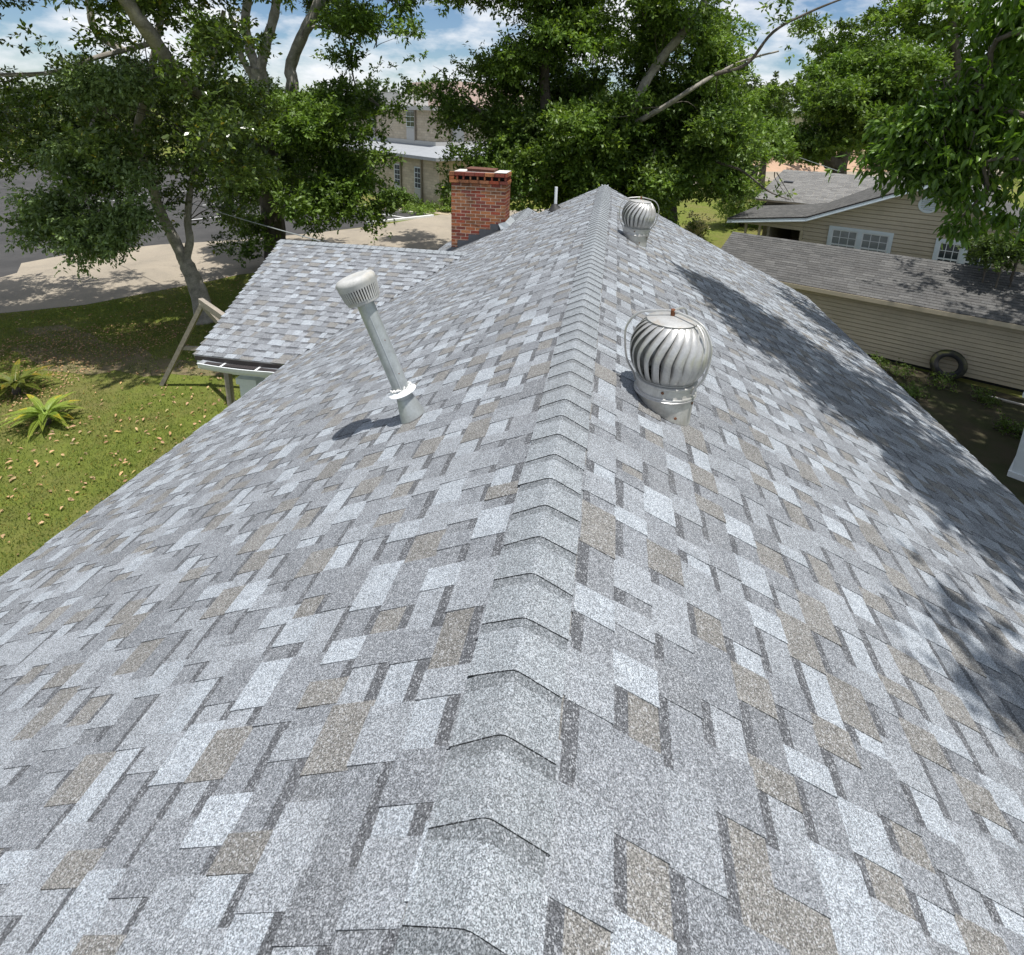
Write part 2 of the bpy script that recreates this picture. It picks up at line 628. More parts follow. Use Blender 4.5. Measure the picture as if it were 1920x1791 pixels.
sheet('bare_soil', BARE, 0.004, M['soil'])
for (x0, y0, x1, y1) in ((215, 425, 300, 413), (160, 417, 240, 406), (185, 379, 290, 369), (205, 372, 300, 362), (215, 358, 300, 349),
                         (0, 320, 22, 317), (345, 414, 460, 401), (460, 336, 520, 331), (380, 385, 470, 374), (330, 360, 430, 351)):
    strip('parking_line', G(x0, y0), G(x1, y1), 0.13, 0.009, M['paint_line'], parent=lot)
sheet('sidewalk', [(p[0], p[1]) for p in (G(-500, 309), G(0, 305), G(300, 303), G(505, 322), G(510, 316), G(300, 297), G(0, 297), G(-500, 300))], 0.13, M['kerb'], thick=0.13)
# forecourt beside the tan building: small bay with white kerb
bay = [G(660, 417), G(705, 398), G(800, 405), G(690, 419)]
sheet('parking_bay', [(p[0], p[1]) for p in (G(600, 437), G(640, 428), G(690, 420), G(812, 406), G(720, 394), G(640, 388), G(600, 395))], 0.012, M['asphalt'])
strip('kerb', G(688, 420), G(812, 406.5), 0.22, 0, M['paint_line'], h=0.13)
strip('kerb', G(812, 406), G(722, 393), 0.22, 0, M['kerb'], h=0.13)
strip('bay_line', G(720, 413), G(700, 406), 0.13, 0.018, M['paint_line'])
strip('bay_line', G(760, 408.5), G(718, 402), 0.13, 0.018, M['paint_line'])
sheet('footpath', [(p[0], p[1]) for p in (G(735, 391), G(840, 404), G(850, 398), G(800, 392), G(735, 383))], 0.02, M['gravel'])
# right side: far tan road, clay bank, shaded yard
sheet('side_road', [(p[0], p[1]) for p in (G(1200, 352), G(1500, 337), G(1900, 330), G(1900, 318), G(1480, 316), G(1200, 338))], 0.01, M['lane'])
bk = MB()
a_, b_ = G(1390, 322), G(1720, 322)
bk.add([a_, b_, b_ + np.array([2, 10, 2.2]), a_ + np.array([-2, 10, 2.2]), b_ + np.array([4, 22, 2.6]), a_ + np.array([-4, 22, 2.6])],
       [(0, 1, 2, 3), (3, 2, 4, 5)])
tag(bk.build('clay_bank', M['orange']), kind='structure')
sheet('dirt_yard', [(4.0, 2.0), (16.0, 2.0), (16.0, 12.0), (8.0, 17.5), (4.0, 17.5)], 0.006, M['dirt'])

# ------------------------------------------------------------------ shingles

TINTS = {'light': (0.285, 0.310, 0.338), 'mid': (0.178, 0.189, 0.205), 'grey': (0.232, 0.248, 0.268), 'taupe': (0.172, 0.168, 0.160), 'dark': (0.165, 0.174, 0.187)}
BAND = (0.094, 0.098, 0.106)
EXP = 0.143


def piece_faces(O, A, S, N, a0, a1, s0, s1, h0, h1, tint, band=None):
    """one shingle piece: top, butt and both sides; a along the course, s down the slope"""
    def P(a, s, h):
        return O + A * a + S * s + N * h
    out = []
    if band:
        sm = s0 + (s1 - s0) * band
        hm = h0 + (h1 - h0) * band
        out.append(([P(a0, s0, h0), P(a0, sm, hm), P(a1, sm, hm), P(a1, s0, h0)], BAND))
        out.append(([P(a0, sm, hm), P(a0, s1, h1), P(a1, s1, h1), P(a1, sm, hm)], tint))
    else:
        out.append(([P(a0, s0, h0), P(a0, s1, h1), P(a1, s1, h1), P(a1, s0, h0)], tint))
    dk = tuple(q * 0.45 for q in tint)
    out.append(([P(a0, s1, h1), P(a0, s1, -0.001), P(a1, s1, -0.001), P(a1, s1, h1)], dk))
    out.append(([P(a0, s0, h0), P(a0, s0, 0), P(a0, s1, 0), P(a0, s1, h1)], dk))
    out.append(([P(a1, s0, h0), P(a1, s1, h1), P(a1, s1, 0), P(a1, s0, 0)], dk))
    flip = np.dot(np.cross(S, A), N) < 0
    if flip:
        out = [(f[::-1], t) for f, t in out]
    return out


def shingle_pieces(O, A, S, N, s_from, s_to, lim, seed, scale=1.0):
    """lim(s) -> (a_min, a_max). Yields (faces, centre)."""
    rg = random.Random(seed)
    O, A, S, N = (np.asarray(q, float) for q in (O, A, S, N))
    k = 0
    s = s_from
    res = []
    above, last = [], None
    while s < s_to - 0.02:
        s1 = min(s + EXP, s_to)
        lo, hi = lim((s + s1) / 2)
        a = lo - rg.random() * 0.3
        tab = rg.random() < 0.5
        row = []
        while a < hi:
            w = rg.choice((0.08, 0.11, 0.14, 0.17, 0.21)) if tab else rg.choice((0.06, 0.09, 0.12, 0.15, 0.19))
            w *= scale * rg.uniform(0.92, 1.08)
            b0, b1 = max(a, lo), min(a + w, hi)
            if b1 - b0 > 0.012:
                up = [kd for (p0, p1, kd) in above if p0 < b1 - 0.02 and p1 > b0 + 0.02]
                for _try in range(5):
                    r = rg.random()
                    kind = 'light' if r < 0.22 else 'grey' if r < 0.48 else 'mid' if r < 0.78 else 'taupe' if r < 0.95 else 'dark'
                    if kind != last and not (kind in ('taupe', 'light') and kind in up):
                        break
                last = kind
                row.append((b0, b1, kind))
                tf = rg.uniform(0.93, 1.07)
                t = tuple(q * tf for q in TINTS[kind])
                if tab:
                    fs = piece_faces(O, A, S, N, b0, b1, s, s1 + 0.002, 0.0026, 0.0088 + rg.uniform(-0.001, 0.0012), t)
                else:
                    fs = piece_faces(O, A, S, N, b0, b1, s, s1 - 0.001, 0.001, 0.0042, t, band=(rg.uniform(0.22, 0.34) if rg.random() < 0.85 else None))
                cen = O + A * (b0 + b1) / 2 + S * (s + s1) / 2
                res.append((fs, cen))
            a += w
            tab = not tab
        s = s1
        above = row
        k += 1
    return res


def pieces_to_mb(ps):
    b = MB()
    for fs, _c in ps:
        for pts, t in fs:
            b.face(pts, t)
    return b


Y_END = 11.88
Y_BEG = -1.6
XL, XR = -4.02, 4.22
house = thing('house', 'house under the grey shingled roof that fills the foreground, with brick chimney and side porch', 'house', (0, 5, 0))
L_S = np.array([-RC, 0, -RS]); L_N = np.array([-RS, 0, RC])
R_S = np.array([RC, 0, -RS]); R_N = np.array([RS, 0, RC])
YA = np.array([0.0, 1.0, 0.0])
RO = np.array([0.0, 0.0, Z0])
SL, SR = -XL / RC, XR / RC
# the porch roof meets the left slope along a valley
PR_Y, PR_Z, PE_Y, PE_Z = 10.12, Z0 - 1.20, 6.38, Z0 - 1.97
main_left = shingle_pieces(RO, YA, L_S, L_N, 0.0, SL, lambda s: (Y_BEG, Y_END + (2.2 if s > 2.12 else 0.0)), 3)
main_right = shingle_pieces(RO, YA, R_S, R_N, 0.0, SR, lambda s: (Y_BEG, Y_END), 5)


def show(c):
    v = ROT.T @ (np.asarray(c) - CAM)
    if v[2] < 0.1:
        return -1
    x, y = PCX + F * v[0] / v[2], PCY + F * v[1] / v[2]
    return 1 / np.linalg.norm(v) if (-20 < x < 1940 and -20 < y < 1810) else -1


allp = main_left + main_right
order = sorted(range(len(allp)), key=lambda i: -show(allp[i][1]))
single = set(order[:298])
for i in order[:298]:
    fs, c = allp[i]
    b = MB()
    for pts, t in fs:
        b.face(pts, t)
    b.build('shingle', M['shingle'], house, origin=c, tinted=True)
field = pieces_to_mb([allp[i] for i in range(len(allp)) if i not in single])
tag(field.build('shingle_field', M['shingle'], house, origin=(0, 6, Z0 - 1), tinted=True), kind='stuff')

# porch roof, front and back slopes
PX_R, PX_E = -6.33, -5.42            # left end at the ridge, at the eave
PS = unit((0, PE_Y - PR_Y, PE_Z - PR_Z))
PL = math.hypot(PE_Y - PR_Y, PE_Z - PR_Z)
PN = unit(np.cross((1, 0, 0), (0, 1, (PR_Z - PE_Z) / (PR_Y - PE_Y))))
if PN[2] < 0:
    PN = -PN


def porch_lim(s):
    t = s / PL
    return (PX_R + (PX_E - PX_R) * t, -2.47 + (-4.03 + 2.47) * t)


pf = shingle_pieces((0, PR_Y, PR_Z), (1, 0, 0), PS, PN, 0.0, PL, porch_lim, 9)
tag(pieces_to_mb(pf).build('porch_shingle_field', M['shingle'], house, origin=(-5, 8, PE_Z), tinted=True), kind='stuff')
BY, BZ = PR_Y + 2.7, PR_Z - 0.80
BS = unit((0, BY - PR_Y, BZ - PR_Z)); BN = np.array([0, -BS[2], BS[1]])
BL = math.hypot(BY - PR_Y, BZ - PR_Z)
pb = shingle_pieces((0, PR_Y, PR_Z), (1, 0, 0), BS, BN, 0.0, BL, lambda s: (PX_R + 0.2 * s, -2.47 - 1.0 * s * 0.62), 10)
tag(pieces_to_mb(pb).build('porch_shingle_field', M['shingle'], house, origin=(-5, 12, PE_Z), tinted=True), kind='stuff')
# rear wing: right slope below its own ridge
WX, WZ = -1.90, Z0 - 1.90 * PITCH
wg = shingle_pieces((WX, 0, WZ), YA, R_S, R_N, 0.0, 3.2, lambda s: (Y_END + 0.02, Y_END + 2.2), 12)
tag(pieces_to_mb(wg).build('wing_shingle_field', M['shingle'], house, origin=(0, 13, WZ), tinted=True), kind='stuff')

# roof decks under the shingles, gable walls, eave trims
dk = MB()


def slab(mb, quad, th):
    q = [np.asarray(p, float) for p in quad]
    n = unit(np.cross(q[1] - q[0], q[2] - q[0]))
    if n[2] < 0:
        q = q[::-1]; n = -n
    top = [p - n * 0.002 for p in q]
    bot = [p - n * th for p in q]
    k = len(q)
    mb.face(top)
    mb.face(bot[::-1])
    for i in range(k):
        j = (i + 1) % k
        mb.face([top[i], bot[i], bot[j], top[j]])


def LP(s, y, h=0.0): return RO + YA * y + L_S * s + L_N * h
def RP(s, y, h=0.0): return RO + YA * y + R_S * s + R_N * h


slab(dk, [LP(0, Y_BEG), LP(SL - 0.01, Y_BEG), LP(SL - 0.01, Y_END - 0.005), LP(0, Y_END - 0.005)], 0.1)
slab(dk, [RP(0, Y_BEG), RP(SR - 0.01, Y_BEG), RP(SR - 0.01, Y_END - 0.005), RP(0, Y_END - 0.005)], 0.1)
slab(dk, [LP(2.12, Y_END), LP(SL - 0.01, Y_END), LP(SL - 0.01, Y_END + 2.19), LP(2.12, Y_END + 2.19)], 0.1)
slab(dk, [(WX, Y_END + 0.03, WZ), (WX, Y_END + 2.19, WZ), np.array([WX, Y_END + 2.19, WZ]) + R_S * 3.19, np.array([WX, Y_END + 0.03, WZ]) + R_S * 3.19], 0.1)
slab(dk, [(PX_R + 0.01, PR_Y, PR_Z), (PX_E + 0.01, PE_Y, PE_Z), (-4.2, PE_Y, PE_Z), (-2.66, PR_Y, PR_Z)], 0.09)
slab(dk, [(PX_R + 0.01, PR_Y, PR_Z), (PX_R + 0.4, BY, BZ), (-4.1, BY, BZ), (-2.47, PR_Y, PR_Z)], 0.09)
dk.build('roof_deck', M['siding2'], house, origin=(0, 6, Z0 - 2))

# ridge caps: bent pieces, butt edge towards the camera


def ridge_cap(p0, p1, dl, dr, nl, nr, up, parent, seed, half=0.137, lift=0.0095):
    """p0 near butt end, p1 far end on the ridge line; dl/dr unit directions down both slopes"""
    rg = random.Random(seed)
    b = MB()
    d = p1 - p0
    L = np.linalg.norm(d)
    wl_, wr_ = half * rg.uniform(0.96, 1.04), half * rg.uniform(0.96, 1.04)
    sk, sk2 = rg.uniform(-0.008, 0.008), rg.uniform(-0.008, 0.008)
    prof = [(-1.0, 0.0), (-0.16, 0.0), (-0.05, 0.25), (0.05, 0.25), (0.16, 0.0), (1.0, 0.0)]

    def P(u, t, h):
        if u < 0:
            q = p0 + d * t + dl * (-u * wl_) + nl * h
        else:
            q = p0 + d * t + dr * (u * wr_) + nr * h
        if abs(u) < 0.1:
            q = p0 + d * t + (dl if u < 0 else dr) * (abs(u) * wl_) + up * (h - 0.001)
        return q + unit(d) * (sk * (abs(u) - 0.5) + sk2 * u)
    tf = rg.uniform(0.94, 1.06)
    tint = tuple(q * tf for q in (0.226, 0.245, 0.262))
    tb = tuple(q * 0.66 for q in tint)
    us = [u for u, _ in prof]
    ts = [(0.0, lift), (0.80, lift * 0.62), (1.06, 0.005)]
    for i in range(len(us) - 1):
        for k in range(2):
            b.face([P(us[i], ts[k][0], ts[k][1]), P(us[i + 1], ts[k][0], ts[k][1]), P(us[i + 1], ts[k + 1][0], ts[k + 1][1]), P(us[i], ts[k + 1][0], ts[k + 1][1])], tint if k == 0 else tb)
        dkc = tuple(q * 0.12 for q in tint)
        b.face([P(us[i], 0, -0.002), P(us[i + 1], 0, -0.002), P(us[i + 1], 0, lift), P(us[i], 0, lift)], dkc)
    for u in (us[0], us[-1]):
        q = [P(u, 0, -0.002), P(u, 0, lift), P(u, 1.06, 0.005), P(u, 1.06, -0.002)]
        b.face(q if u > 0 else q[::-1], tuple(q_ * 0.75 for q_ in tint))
    return b.build('ridge_cap', M['shingle'], parent, origin=(p0 + p1) / 2, tinted=True)


CAPX = 0.163
y = 0.793 - 8 * CAPX
k = 0
while y < Y_END - 0.02:
    y1 = min(y + CAPX, Y_END + 0.005)
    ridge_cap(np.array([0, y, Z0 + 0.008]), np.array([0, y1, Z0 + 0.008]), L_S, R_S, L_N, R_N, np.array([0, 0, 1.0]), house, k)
    y += CAPX
    k += 1
x = PX_R
while x < -2.5:
    x1 = min(x + EXP * 0.98, -2.4)
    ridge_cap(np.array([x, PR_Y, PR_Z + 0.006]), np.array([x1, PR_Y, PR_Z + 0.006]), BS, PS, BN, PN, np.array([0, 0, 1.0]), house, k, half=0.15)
    x += EXP * 0.98
    k += 1
yy = Y_END + 0.02
while yy < Y_END + 2.1:
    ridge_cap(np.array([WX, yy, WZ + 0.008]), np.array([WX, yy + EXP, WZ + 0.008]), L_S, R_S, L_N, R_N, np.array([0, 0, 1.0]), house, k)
    yy += EXP
    k += 1

# drip edges and trims
b = MB()
b.box(LP(SL + 0.008, Y_BEG, -0.055), YA * (Y_END + 2.2 - Y_BEG), L_S * 0.012, np.array([0, 0, 0.055]))
b.build('drip_edge', M['drip'], house, origin=LP(SL, 5))
b = MB()
b.box(RP(SR + 0.008, Y_BEG, -0.055), YA * (Y_END - Y_BEG), R_S * 0.012, np.array([0, 0, 0.055]))
b.build('drip_edge', M['white_paint'], house, origin=RP(SR, 5))
for sgn, fn in ((-1, LP), (1, RP)):
    b = MB()
    s_end = (SL if sgn < 0 else SR)
    b.box(fn(0.0, Y_END + 0.005, -0.16), (fn(s_end, 0) - fn(0, 0)), np.array([0, 0.022, 0]), np.array([0, 0, 0.155]))
    b.build('rake_board', M['white_paint'], house, origin=fn(1, Y_END))
    b = MB()
    b.box(fn(s_end - 0.01, Y_BEG, -0.22), YA * (Y_END - Y_BEG), np.array([-0.02 * sgn, 0, 0]), np.array([0, 0, 0.14]))
    b.build('fascia', M['white_paint'], house, origin=fn(s_end, 5))
WLX, WRX = XL + 0.42, XR - 0.42
b = MB()
zt = Z0 - 2.2
for x0 in (WLX, WRX - 0.14):
    b.aabox((x0, Y_BEG + 0.4, 0), (x0 + 0.14, Y_END - 0.3, zt - 0.0))
b.build('wall', M['siding2'], house, origin=(0, 5, 0))
b = MB()
for yy in (Y_BEG + 0.4, Y_END - 0.3):
    b.add([(WLX, yy, 0), (WRX, yy, 0), (WRX, yy, Z0 - PITCH * WRX - 0.12), (0, yy, Z0 - 0.12), (WLX, yy, Z0 + PITCH * WLX - 0.12)], [(0, 1, 2, 3, 4)])
b.build('gable_wall', M['siding2'], house, origin=(0, Y_END, 2))
b = MB()
yy = Y_END + 1.9
b.add([(WLX, yy, 0), (0.6, yy, 0), (0.6, yy, WZ - 2.5 * PITCH - 0.12), (WX, yy, WZ - 0.12), (WLX, yy, Z0 + PITCH * WLX - 0.12)], [(0, 1, 2, 3, 4)])
b.aabox((0.46, Y_END - 0.2, 0), (0.6, yy, WZ - 2.5 * PITCH - 0.12))
b.build('gable_wall', M['siding2'], house, origin=(-2, yy, 2))
b = MB()
b.aabox((WLX, Y_END - 0.2, 0), (WLX + 0.14, Y_END + 1.88, zt))
b.build('wall', M['siding2'], house, origin=(WLX, yy, 0))

b = MB()
b.aabox((PX_E + 0.03, PE_Y - 0.013, PE_Z - 0.075), (-4.0, PE_Y - 0.001, PE_Z - 0.012))
b.build('drip_edge', M['drip'], house, origin=(-4.7, PE_Y, PE_Z))  # dark strip added to paint the dark gap below the porch shingles
# porch: gutter, fascia, beam, corner column, wall
gz = PE_Z - 0.055
gut = thing('gutter_pivot', None, None)
bpy.data.objects.remove(gut)
b = MB()
gx0, gx1 = PX_E + 0.16, -3.95
prof = [(-0.005, 0.0), (-0.005, -0.10), (-0.075, -0.105), (-0.105, -0.06), (-0.125, 0.0), (-0.118, 0.006)]
nseg = 12
vs, fs = [], []
for i in range(nseg + 1):
    t = i / nseg
    xx = gx0 + (gx1 - gx0) * t
    sag = -0.018 * math.sin(math.pi * min(1, t * 1.2)) - 0.012 * t
    for (dy, dz) in prof:
        vs.append((xx, PE_Y - 0.015 + dy, gz + dz + sag))
np_ = len(prof)
for i in range(nseg):
    for j in range(np_ - 1):
        fs.append((i * np_ + j, i * np_ + j + 1, (i + 1) * np_ + j + 1, (i + 1) * np_ + j))
fs.append(tuple(range(np_)))
b.add(vs, fs)
gutter = b.build('gutter', M['white_paint'], house, origin=(gx0, PE_Y, gz))
for t in (0.26, 0.66):
    xx = gx0 + (gx1 - gx0) * t
    b = MB()
    b.aabox((xx - 0.014, PE_Y - 0.14, gz - 0.022), (xx + 0.014, PE_Y - 0.012, gz - 0.016))
    b.build('hanger', M['white_paint'], gutter, origin=(xx, PE_Y, gz))
b = MB()
b.aabox((gx0 + 0.06, PE_Y - 0.088, gz - 0.070), (gx1, PE_Y - 0.012, gz - 0.022))
b.build('gutter_dark_fill', M['drip'], gutter, origin=(gx0, PE_Y, gz - 0.1))  # dark box added to darken the inside of the gutter
b = MB()
b.aabox((PX_E + 0.05, PE_Y + 0.0, PE_Z - 0.20), (-3.9, PE_Y + 0.025, PE_Z - 0.035))
b.build('fascia', M['white_paint'], house, origin=(-4.8, PE_Y, PE_Z))
b = MB()
b.add([(PX_E + 0.05, PE_Y + 0.03, PE_Z - 0.2), (PX_R + 0.05, PR_Y, PR_Z - 0.2), (PX_R + 0.4, BY, BZ - 0.15), (PX_E + 0.05, PE_Y + 0.03, PE_Z - 0.03), (PX_R + 0.05, PR_Y, PR_Z - 0.03), (PX_R + 0.4, BY, BZ - 0.03)],
      [(0, 1, 4, 3), (1, 2, 5, 4)])
b.build('rake_board', M['white_paint'], house, origin=(-5.9, 9, PE_Z))
b = MB()
b.aabox((PX_E + 0.32, PE_Y + 0.32, PE_Z - 0.42), (-3.7, PE_Y + 0.46, PE_Z - 0.12))
b.build('porch_beam', M['grey_paint'], house, origin=(-4.6, PE_Y, PE_Z))
b = MB()
cxp = -4.82
b.aabox((cxp - 0.13, PE_Y + 0.26, 0), (cxp + 0.13, PE_Y + 0.52, PE_Z - 0.42))
b.aabox((cxp - 0.16, PE_Y + 0.23, PE_Z - 0.52), (cxp + 0.16, PE_Y + 0.55, PE_Z - 0.425))
b.build('porch_column', M['grey_paint'], house, origin=(cxp, PE_Y + 0.4, 0))
for i in range(9):
    b = MB()
    x0 = cxp + 0.14 + i * 0.115
    b.aabox((x0, PE_Y + 0.42, 0), (x0 + 0.108, PE_Y + 0.445, PE_Z - 0.42))
    b.build('wall_board', M['grey_paint'], house, origin=(x0, PE_Y + 0.42, 0))
b = MB()
b.aabox((-5.2, PE_Y + 0.46, PE_Z - 0.24), (-3.8, BY - 0.2, PE_Z - 0.22))
b.build('porch_ceiling', M['grey_paint'], house, origin=(-5, 9, PE_Z))

# ------------------------------------------------------------------ chimney
CX0, CX1, CY0 = -3.24, -2.06, 11.72
CD = 0.58
CTOP = at(849, 322, CY0)[2]
chim = bpy.data.objects.new('chimney', None)
COL.objects.link(chim)
chim.parent = house
chim.location = ((CX0 + CX1) / 2, CY0 - 5 + CD / 2, 0)
ch = 0.0725
n_course = 24
BR = [(0.29, 0.072, 0.04), (0.34, 0.115, 0.05), (0.24, 0.062, 0.042), (0.36, 0.15, 0.068), (0.25, 0.105, 0.052), (0.20, 0.062, 0.045), (0.30, 0.13, 0.068)]
b = MB()
b.aabox((CX0 + 0.004, CY0 + 0.004, 2.6), (CX1 - 0.004, CY0 + CD - 0.004, CTOP - 0.235))
b.build('mortar_core', M['mortar'], chim, origin=(-2.6, 12, 3))
rear = MB()
z_c = CTOP - 0.235


def brick(mb_or_none, lo, hi, rg, front=True):
    tf = rg.uniform(0.85, 1.15)
    t = tuple(q * tf for q in rg.choice(BR))
    lo = np.array(lo); hi = np.array(hi)
    j = rg.uniform(-0.003, 0.003)
    if front:
        mb = MB()
        mb.aabox(lo, hi, t)
        return mb.build('brick', M['brick'], chim, origin=(lo + hi) / 2, tinted=True)
    rear.aabox(lo, hi, t)


rgb = random.Random(21)
bw, bj = 0.205, 0.013
for c in range(n_course):
    z1 = z_c - c * ch
    z0 = z1 - ch + bj
    off = 0.0 if c % 2 == 0 else 0.5
    # front and back
    x = CX0 - (bw + bj) * off
    while x < CX1 - 0.01:
        x0, x1 = max(x, CX0), min(x + bw, CX1)
        if x1 - x0 > 0.02:
            pr = rgb.uniform(-0.002, 0.003)
            zr = Z0 + PITCH * x0
            if z1 > zr - 0.03:
                brick(None, (x0, CY0 - pr, z0), (x1, CY0 + 0.09, z1), rgb)
            brick(None, (x0, CY0 + CD - 0.09, z0), (x1, CY0 + CD + pr, z1), rgb, False)
        x += bw + bj
    yb = CY0 + 0.095 + (0.0 if c % 2 else -0.1)
    while yb < CY0 + CD - 0.1:
        y0, y1 = max(yb, CY0 + 0.096), min(yb + bw, CY0 + CD - 0.096)
        if y1 - y0 > 0.03:
            pr = rgb.uniform(-0.002, 0.003)
            if z1 > Z0 + PITCH * CX1 - 0.03:
                brick(None, (CX1 - 0.09, y0, z0), (CX1 + pr, y1, z1), rgb)
            brick(None, (CX0 - pr, y0, z0), (CX0 + 0.09, y1, z1), rgb, False)
        yb += bw + bj
tag(rear.build('rear_brickwork', M['brick'], chim, origin=(-2.6, 12.2, 4), tinted=True), kind='stuff')
# corbelled top: projecting course, open course of upright bricks, top course
pj = 0.035


def course_ring(z0, z1, pj, rg, seedshift):
    x = CX0 - pj - seedshift * 0.1
    while x < CX1 + pj - 0.01:
        x0, x1 = max(x, CX0 - pj), min(x + bw, CX1 + pj)
        if x1 - x0 > 0.02:
            brick(None, (x0, CY0 - pj + rg.uniform(-0.002, 0.003), z0), (x1, CY0 + 0.07, z1), rg)
            brick(None, (x0, CY0 + CD - 0.07, z0), (x1, CY0 + CD + pj, z1), rg, False)
        x += bw + bj
    yb = CY0 + 0.078
    while yb < CY0 + CD - 0.08:
        y1 = min(yb + bw, CY0 + CD - 0.078)
        if y1 - yb > 0.03:
            brick(None, (CX1 - 0.07, yb, z0), (CX1 + pj, y1, z1), rg)
            brick(None, (CX0 - pj, yb, z0), (CX0 + 0.07, y1, z1), rg, False)
        yb += bw + bj


zc = CTOP - 0.235
course_ring(zc + bj, zc + bj + 0.062, pj, rgb, 0)
zo = zc + bj + 0.072
b = MB()
b.aabox((CX0 + 0.10, CY0 + 0.10, zc), (CX1 - 0.10, CY0 + CD - 0.10, CTOP - 0.01))
b.build('inner_core', M['dark_void'], chim, origin=(-2.6, 12, zc))
xs = [CX0 - pj, CX0 + 0.12] + [CX0 + 0.255 + i * 0.155 for i in range(6)] + [CX1 + pj - 0.05]
for i, x0 in enumerate(xs):
    w_ = 0.10 if i < 1 else 0.03
    brick(None, (x0, CY0 - pj + 0.005, zo), (x0 + w_, CY0 + 0.09, zo + 0.072), rgb)
for yb in (CY0 + 0.22, CY0 + 0.42):
    brick(None, (CX1 - 0.09, yb, zo), (CX1 + pj - 0.005, yb + 0.03, zo + 0.072), rgb)
    brick(None, (CX0 - pj + 0.005, yb, zo), (CX0 + 0.09, yb + 0.03, zo + 0.072), rgb, True)
course_ring(zo + 0.08, CTOP, pj, rgb, 1)
b = MB()
b.aabox((CX0 + 0.05, CY0 + 0.05, CTOP - 0.02), (CX1 - 0.05, CY0 + CD - 0.05, CTOP + 0.012))
b.aabox((CX1 - 0.24, CY0 - 0.02, CTOP + 0.013), (CX1 + 0.02, CY0 + CD - 0.05, CTOP + 0.024))
b.build('crown_mortar', M['concrete'], chim, origin=(-2.6, 12, CTOP))
b = MB()
b.box((CX0 + 0.33, CY0 + 0.07, CTOP + 0.02), (0.58, 0, -0.012), (0, 0.42, 0), (0, 0, 0.05))
b.box((CX0 + 0.30, CY0 + 0.05, CTOP + 0.071), (0.62, 0, -0.018), (0, 0.46, 0), (0, 0, 0.008))
b.build('flue_cover', M['rust_sheet'], chim, origin=(-2.8, 12, CTOP))
# stepped flashing along the front, saddle at the upper corner
steps = [(CX0, CX0 + 0.17, 0.09), (CX0 + 0.14, CX0 + 0.41, 0.165), (CX0 + 0.39, CX0 + 0.66, 0.185), (CX0 + 0.63, CX0 + 0.90, 0.20), (CX0 + 0.87, CX1 + 0.01, 0.21)]
for i, (x0, x1, up) in enumerate(steps):
    b = MB()
    za, zb = Z0 + PITCH * x0, Z0 + PITCH * x1
    yf = CY0 - 0.010 - 0.004 * i
    top = za + up + (0.03 if i else 0)
    P_ = [(x0, yf, za + 0.004), (x1, yf, zb + 0.004), (x1, yf, max(top, zb + 0.02)), (x0, yf, top)]
    b.face(P_)
    b.face([(p[0], p[1] + 0.003, p[2]) for p in P_][::-1])
    for q in range(4):
        r_ = (q + 1) % 4
        b.face([P_[q], (P_[q][0], P_[q][1] + 0.003, P_[q][2]), (P_[r_][0], P_[r_][1] + 0.003, P_[r_][2]), P_[r_]])
    # leg of the flashing lying on the roof
    b.face([(x0, yf, za + 0.013), (x0, yf - 0.09, za + 0.013), (x1, yf - 0.09, zb + 0.013), (x1, yf, zb + 0.013)])
    b.build('step_flashing', M['lead'], chim, origin=((x0 + x1) / 2, yf, za))
b = MB()
zr = Z0 + PITCH * CX1
b.add([(CX1 - 0.13, CY0 - 0.035, zr + 0.10), (CX1 + 0.02, CY0 - 0.045, zr + 0.15), (CX1 + 0.03, CY0 - 0.07, zr + 0.02), (CX1 - 0.06, CY0 - 0.09, zr - 0.02),
       (CX1 + 0.02, CY0 + CD, zr + 0.17), (CX1 + 0.13, CY0 + CD, zr + 0.075), (CX1 + 0.13, CY0 - 0.05, zr + 0.075)],
      [(0, 3, 2, 1), (1, 2, 6), (1, 6, 5, 4)])
b.build('corner_flashing', M['tin'], chim, origin=(CX1, CY0, zr))

# ------------------------------------------------------------------ turbine vents


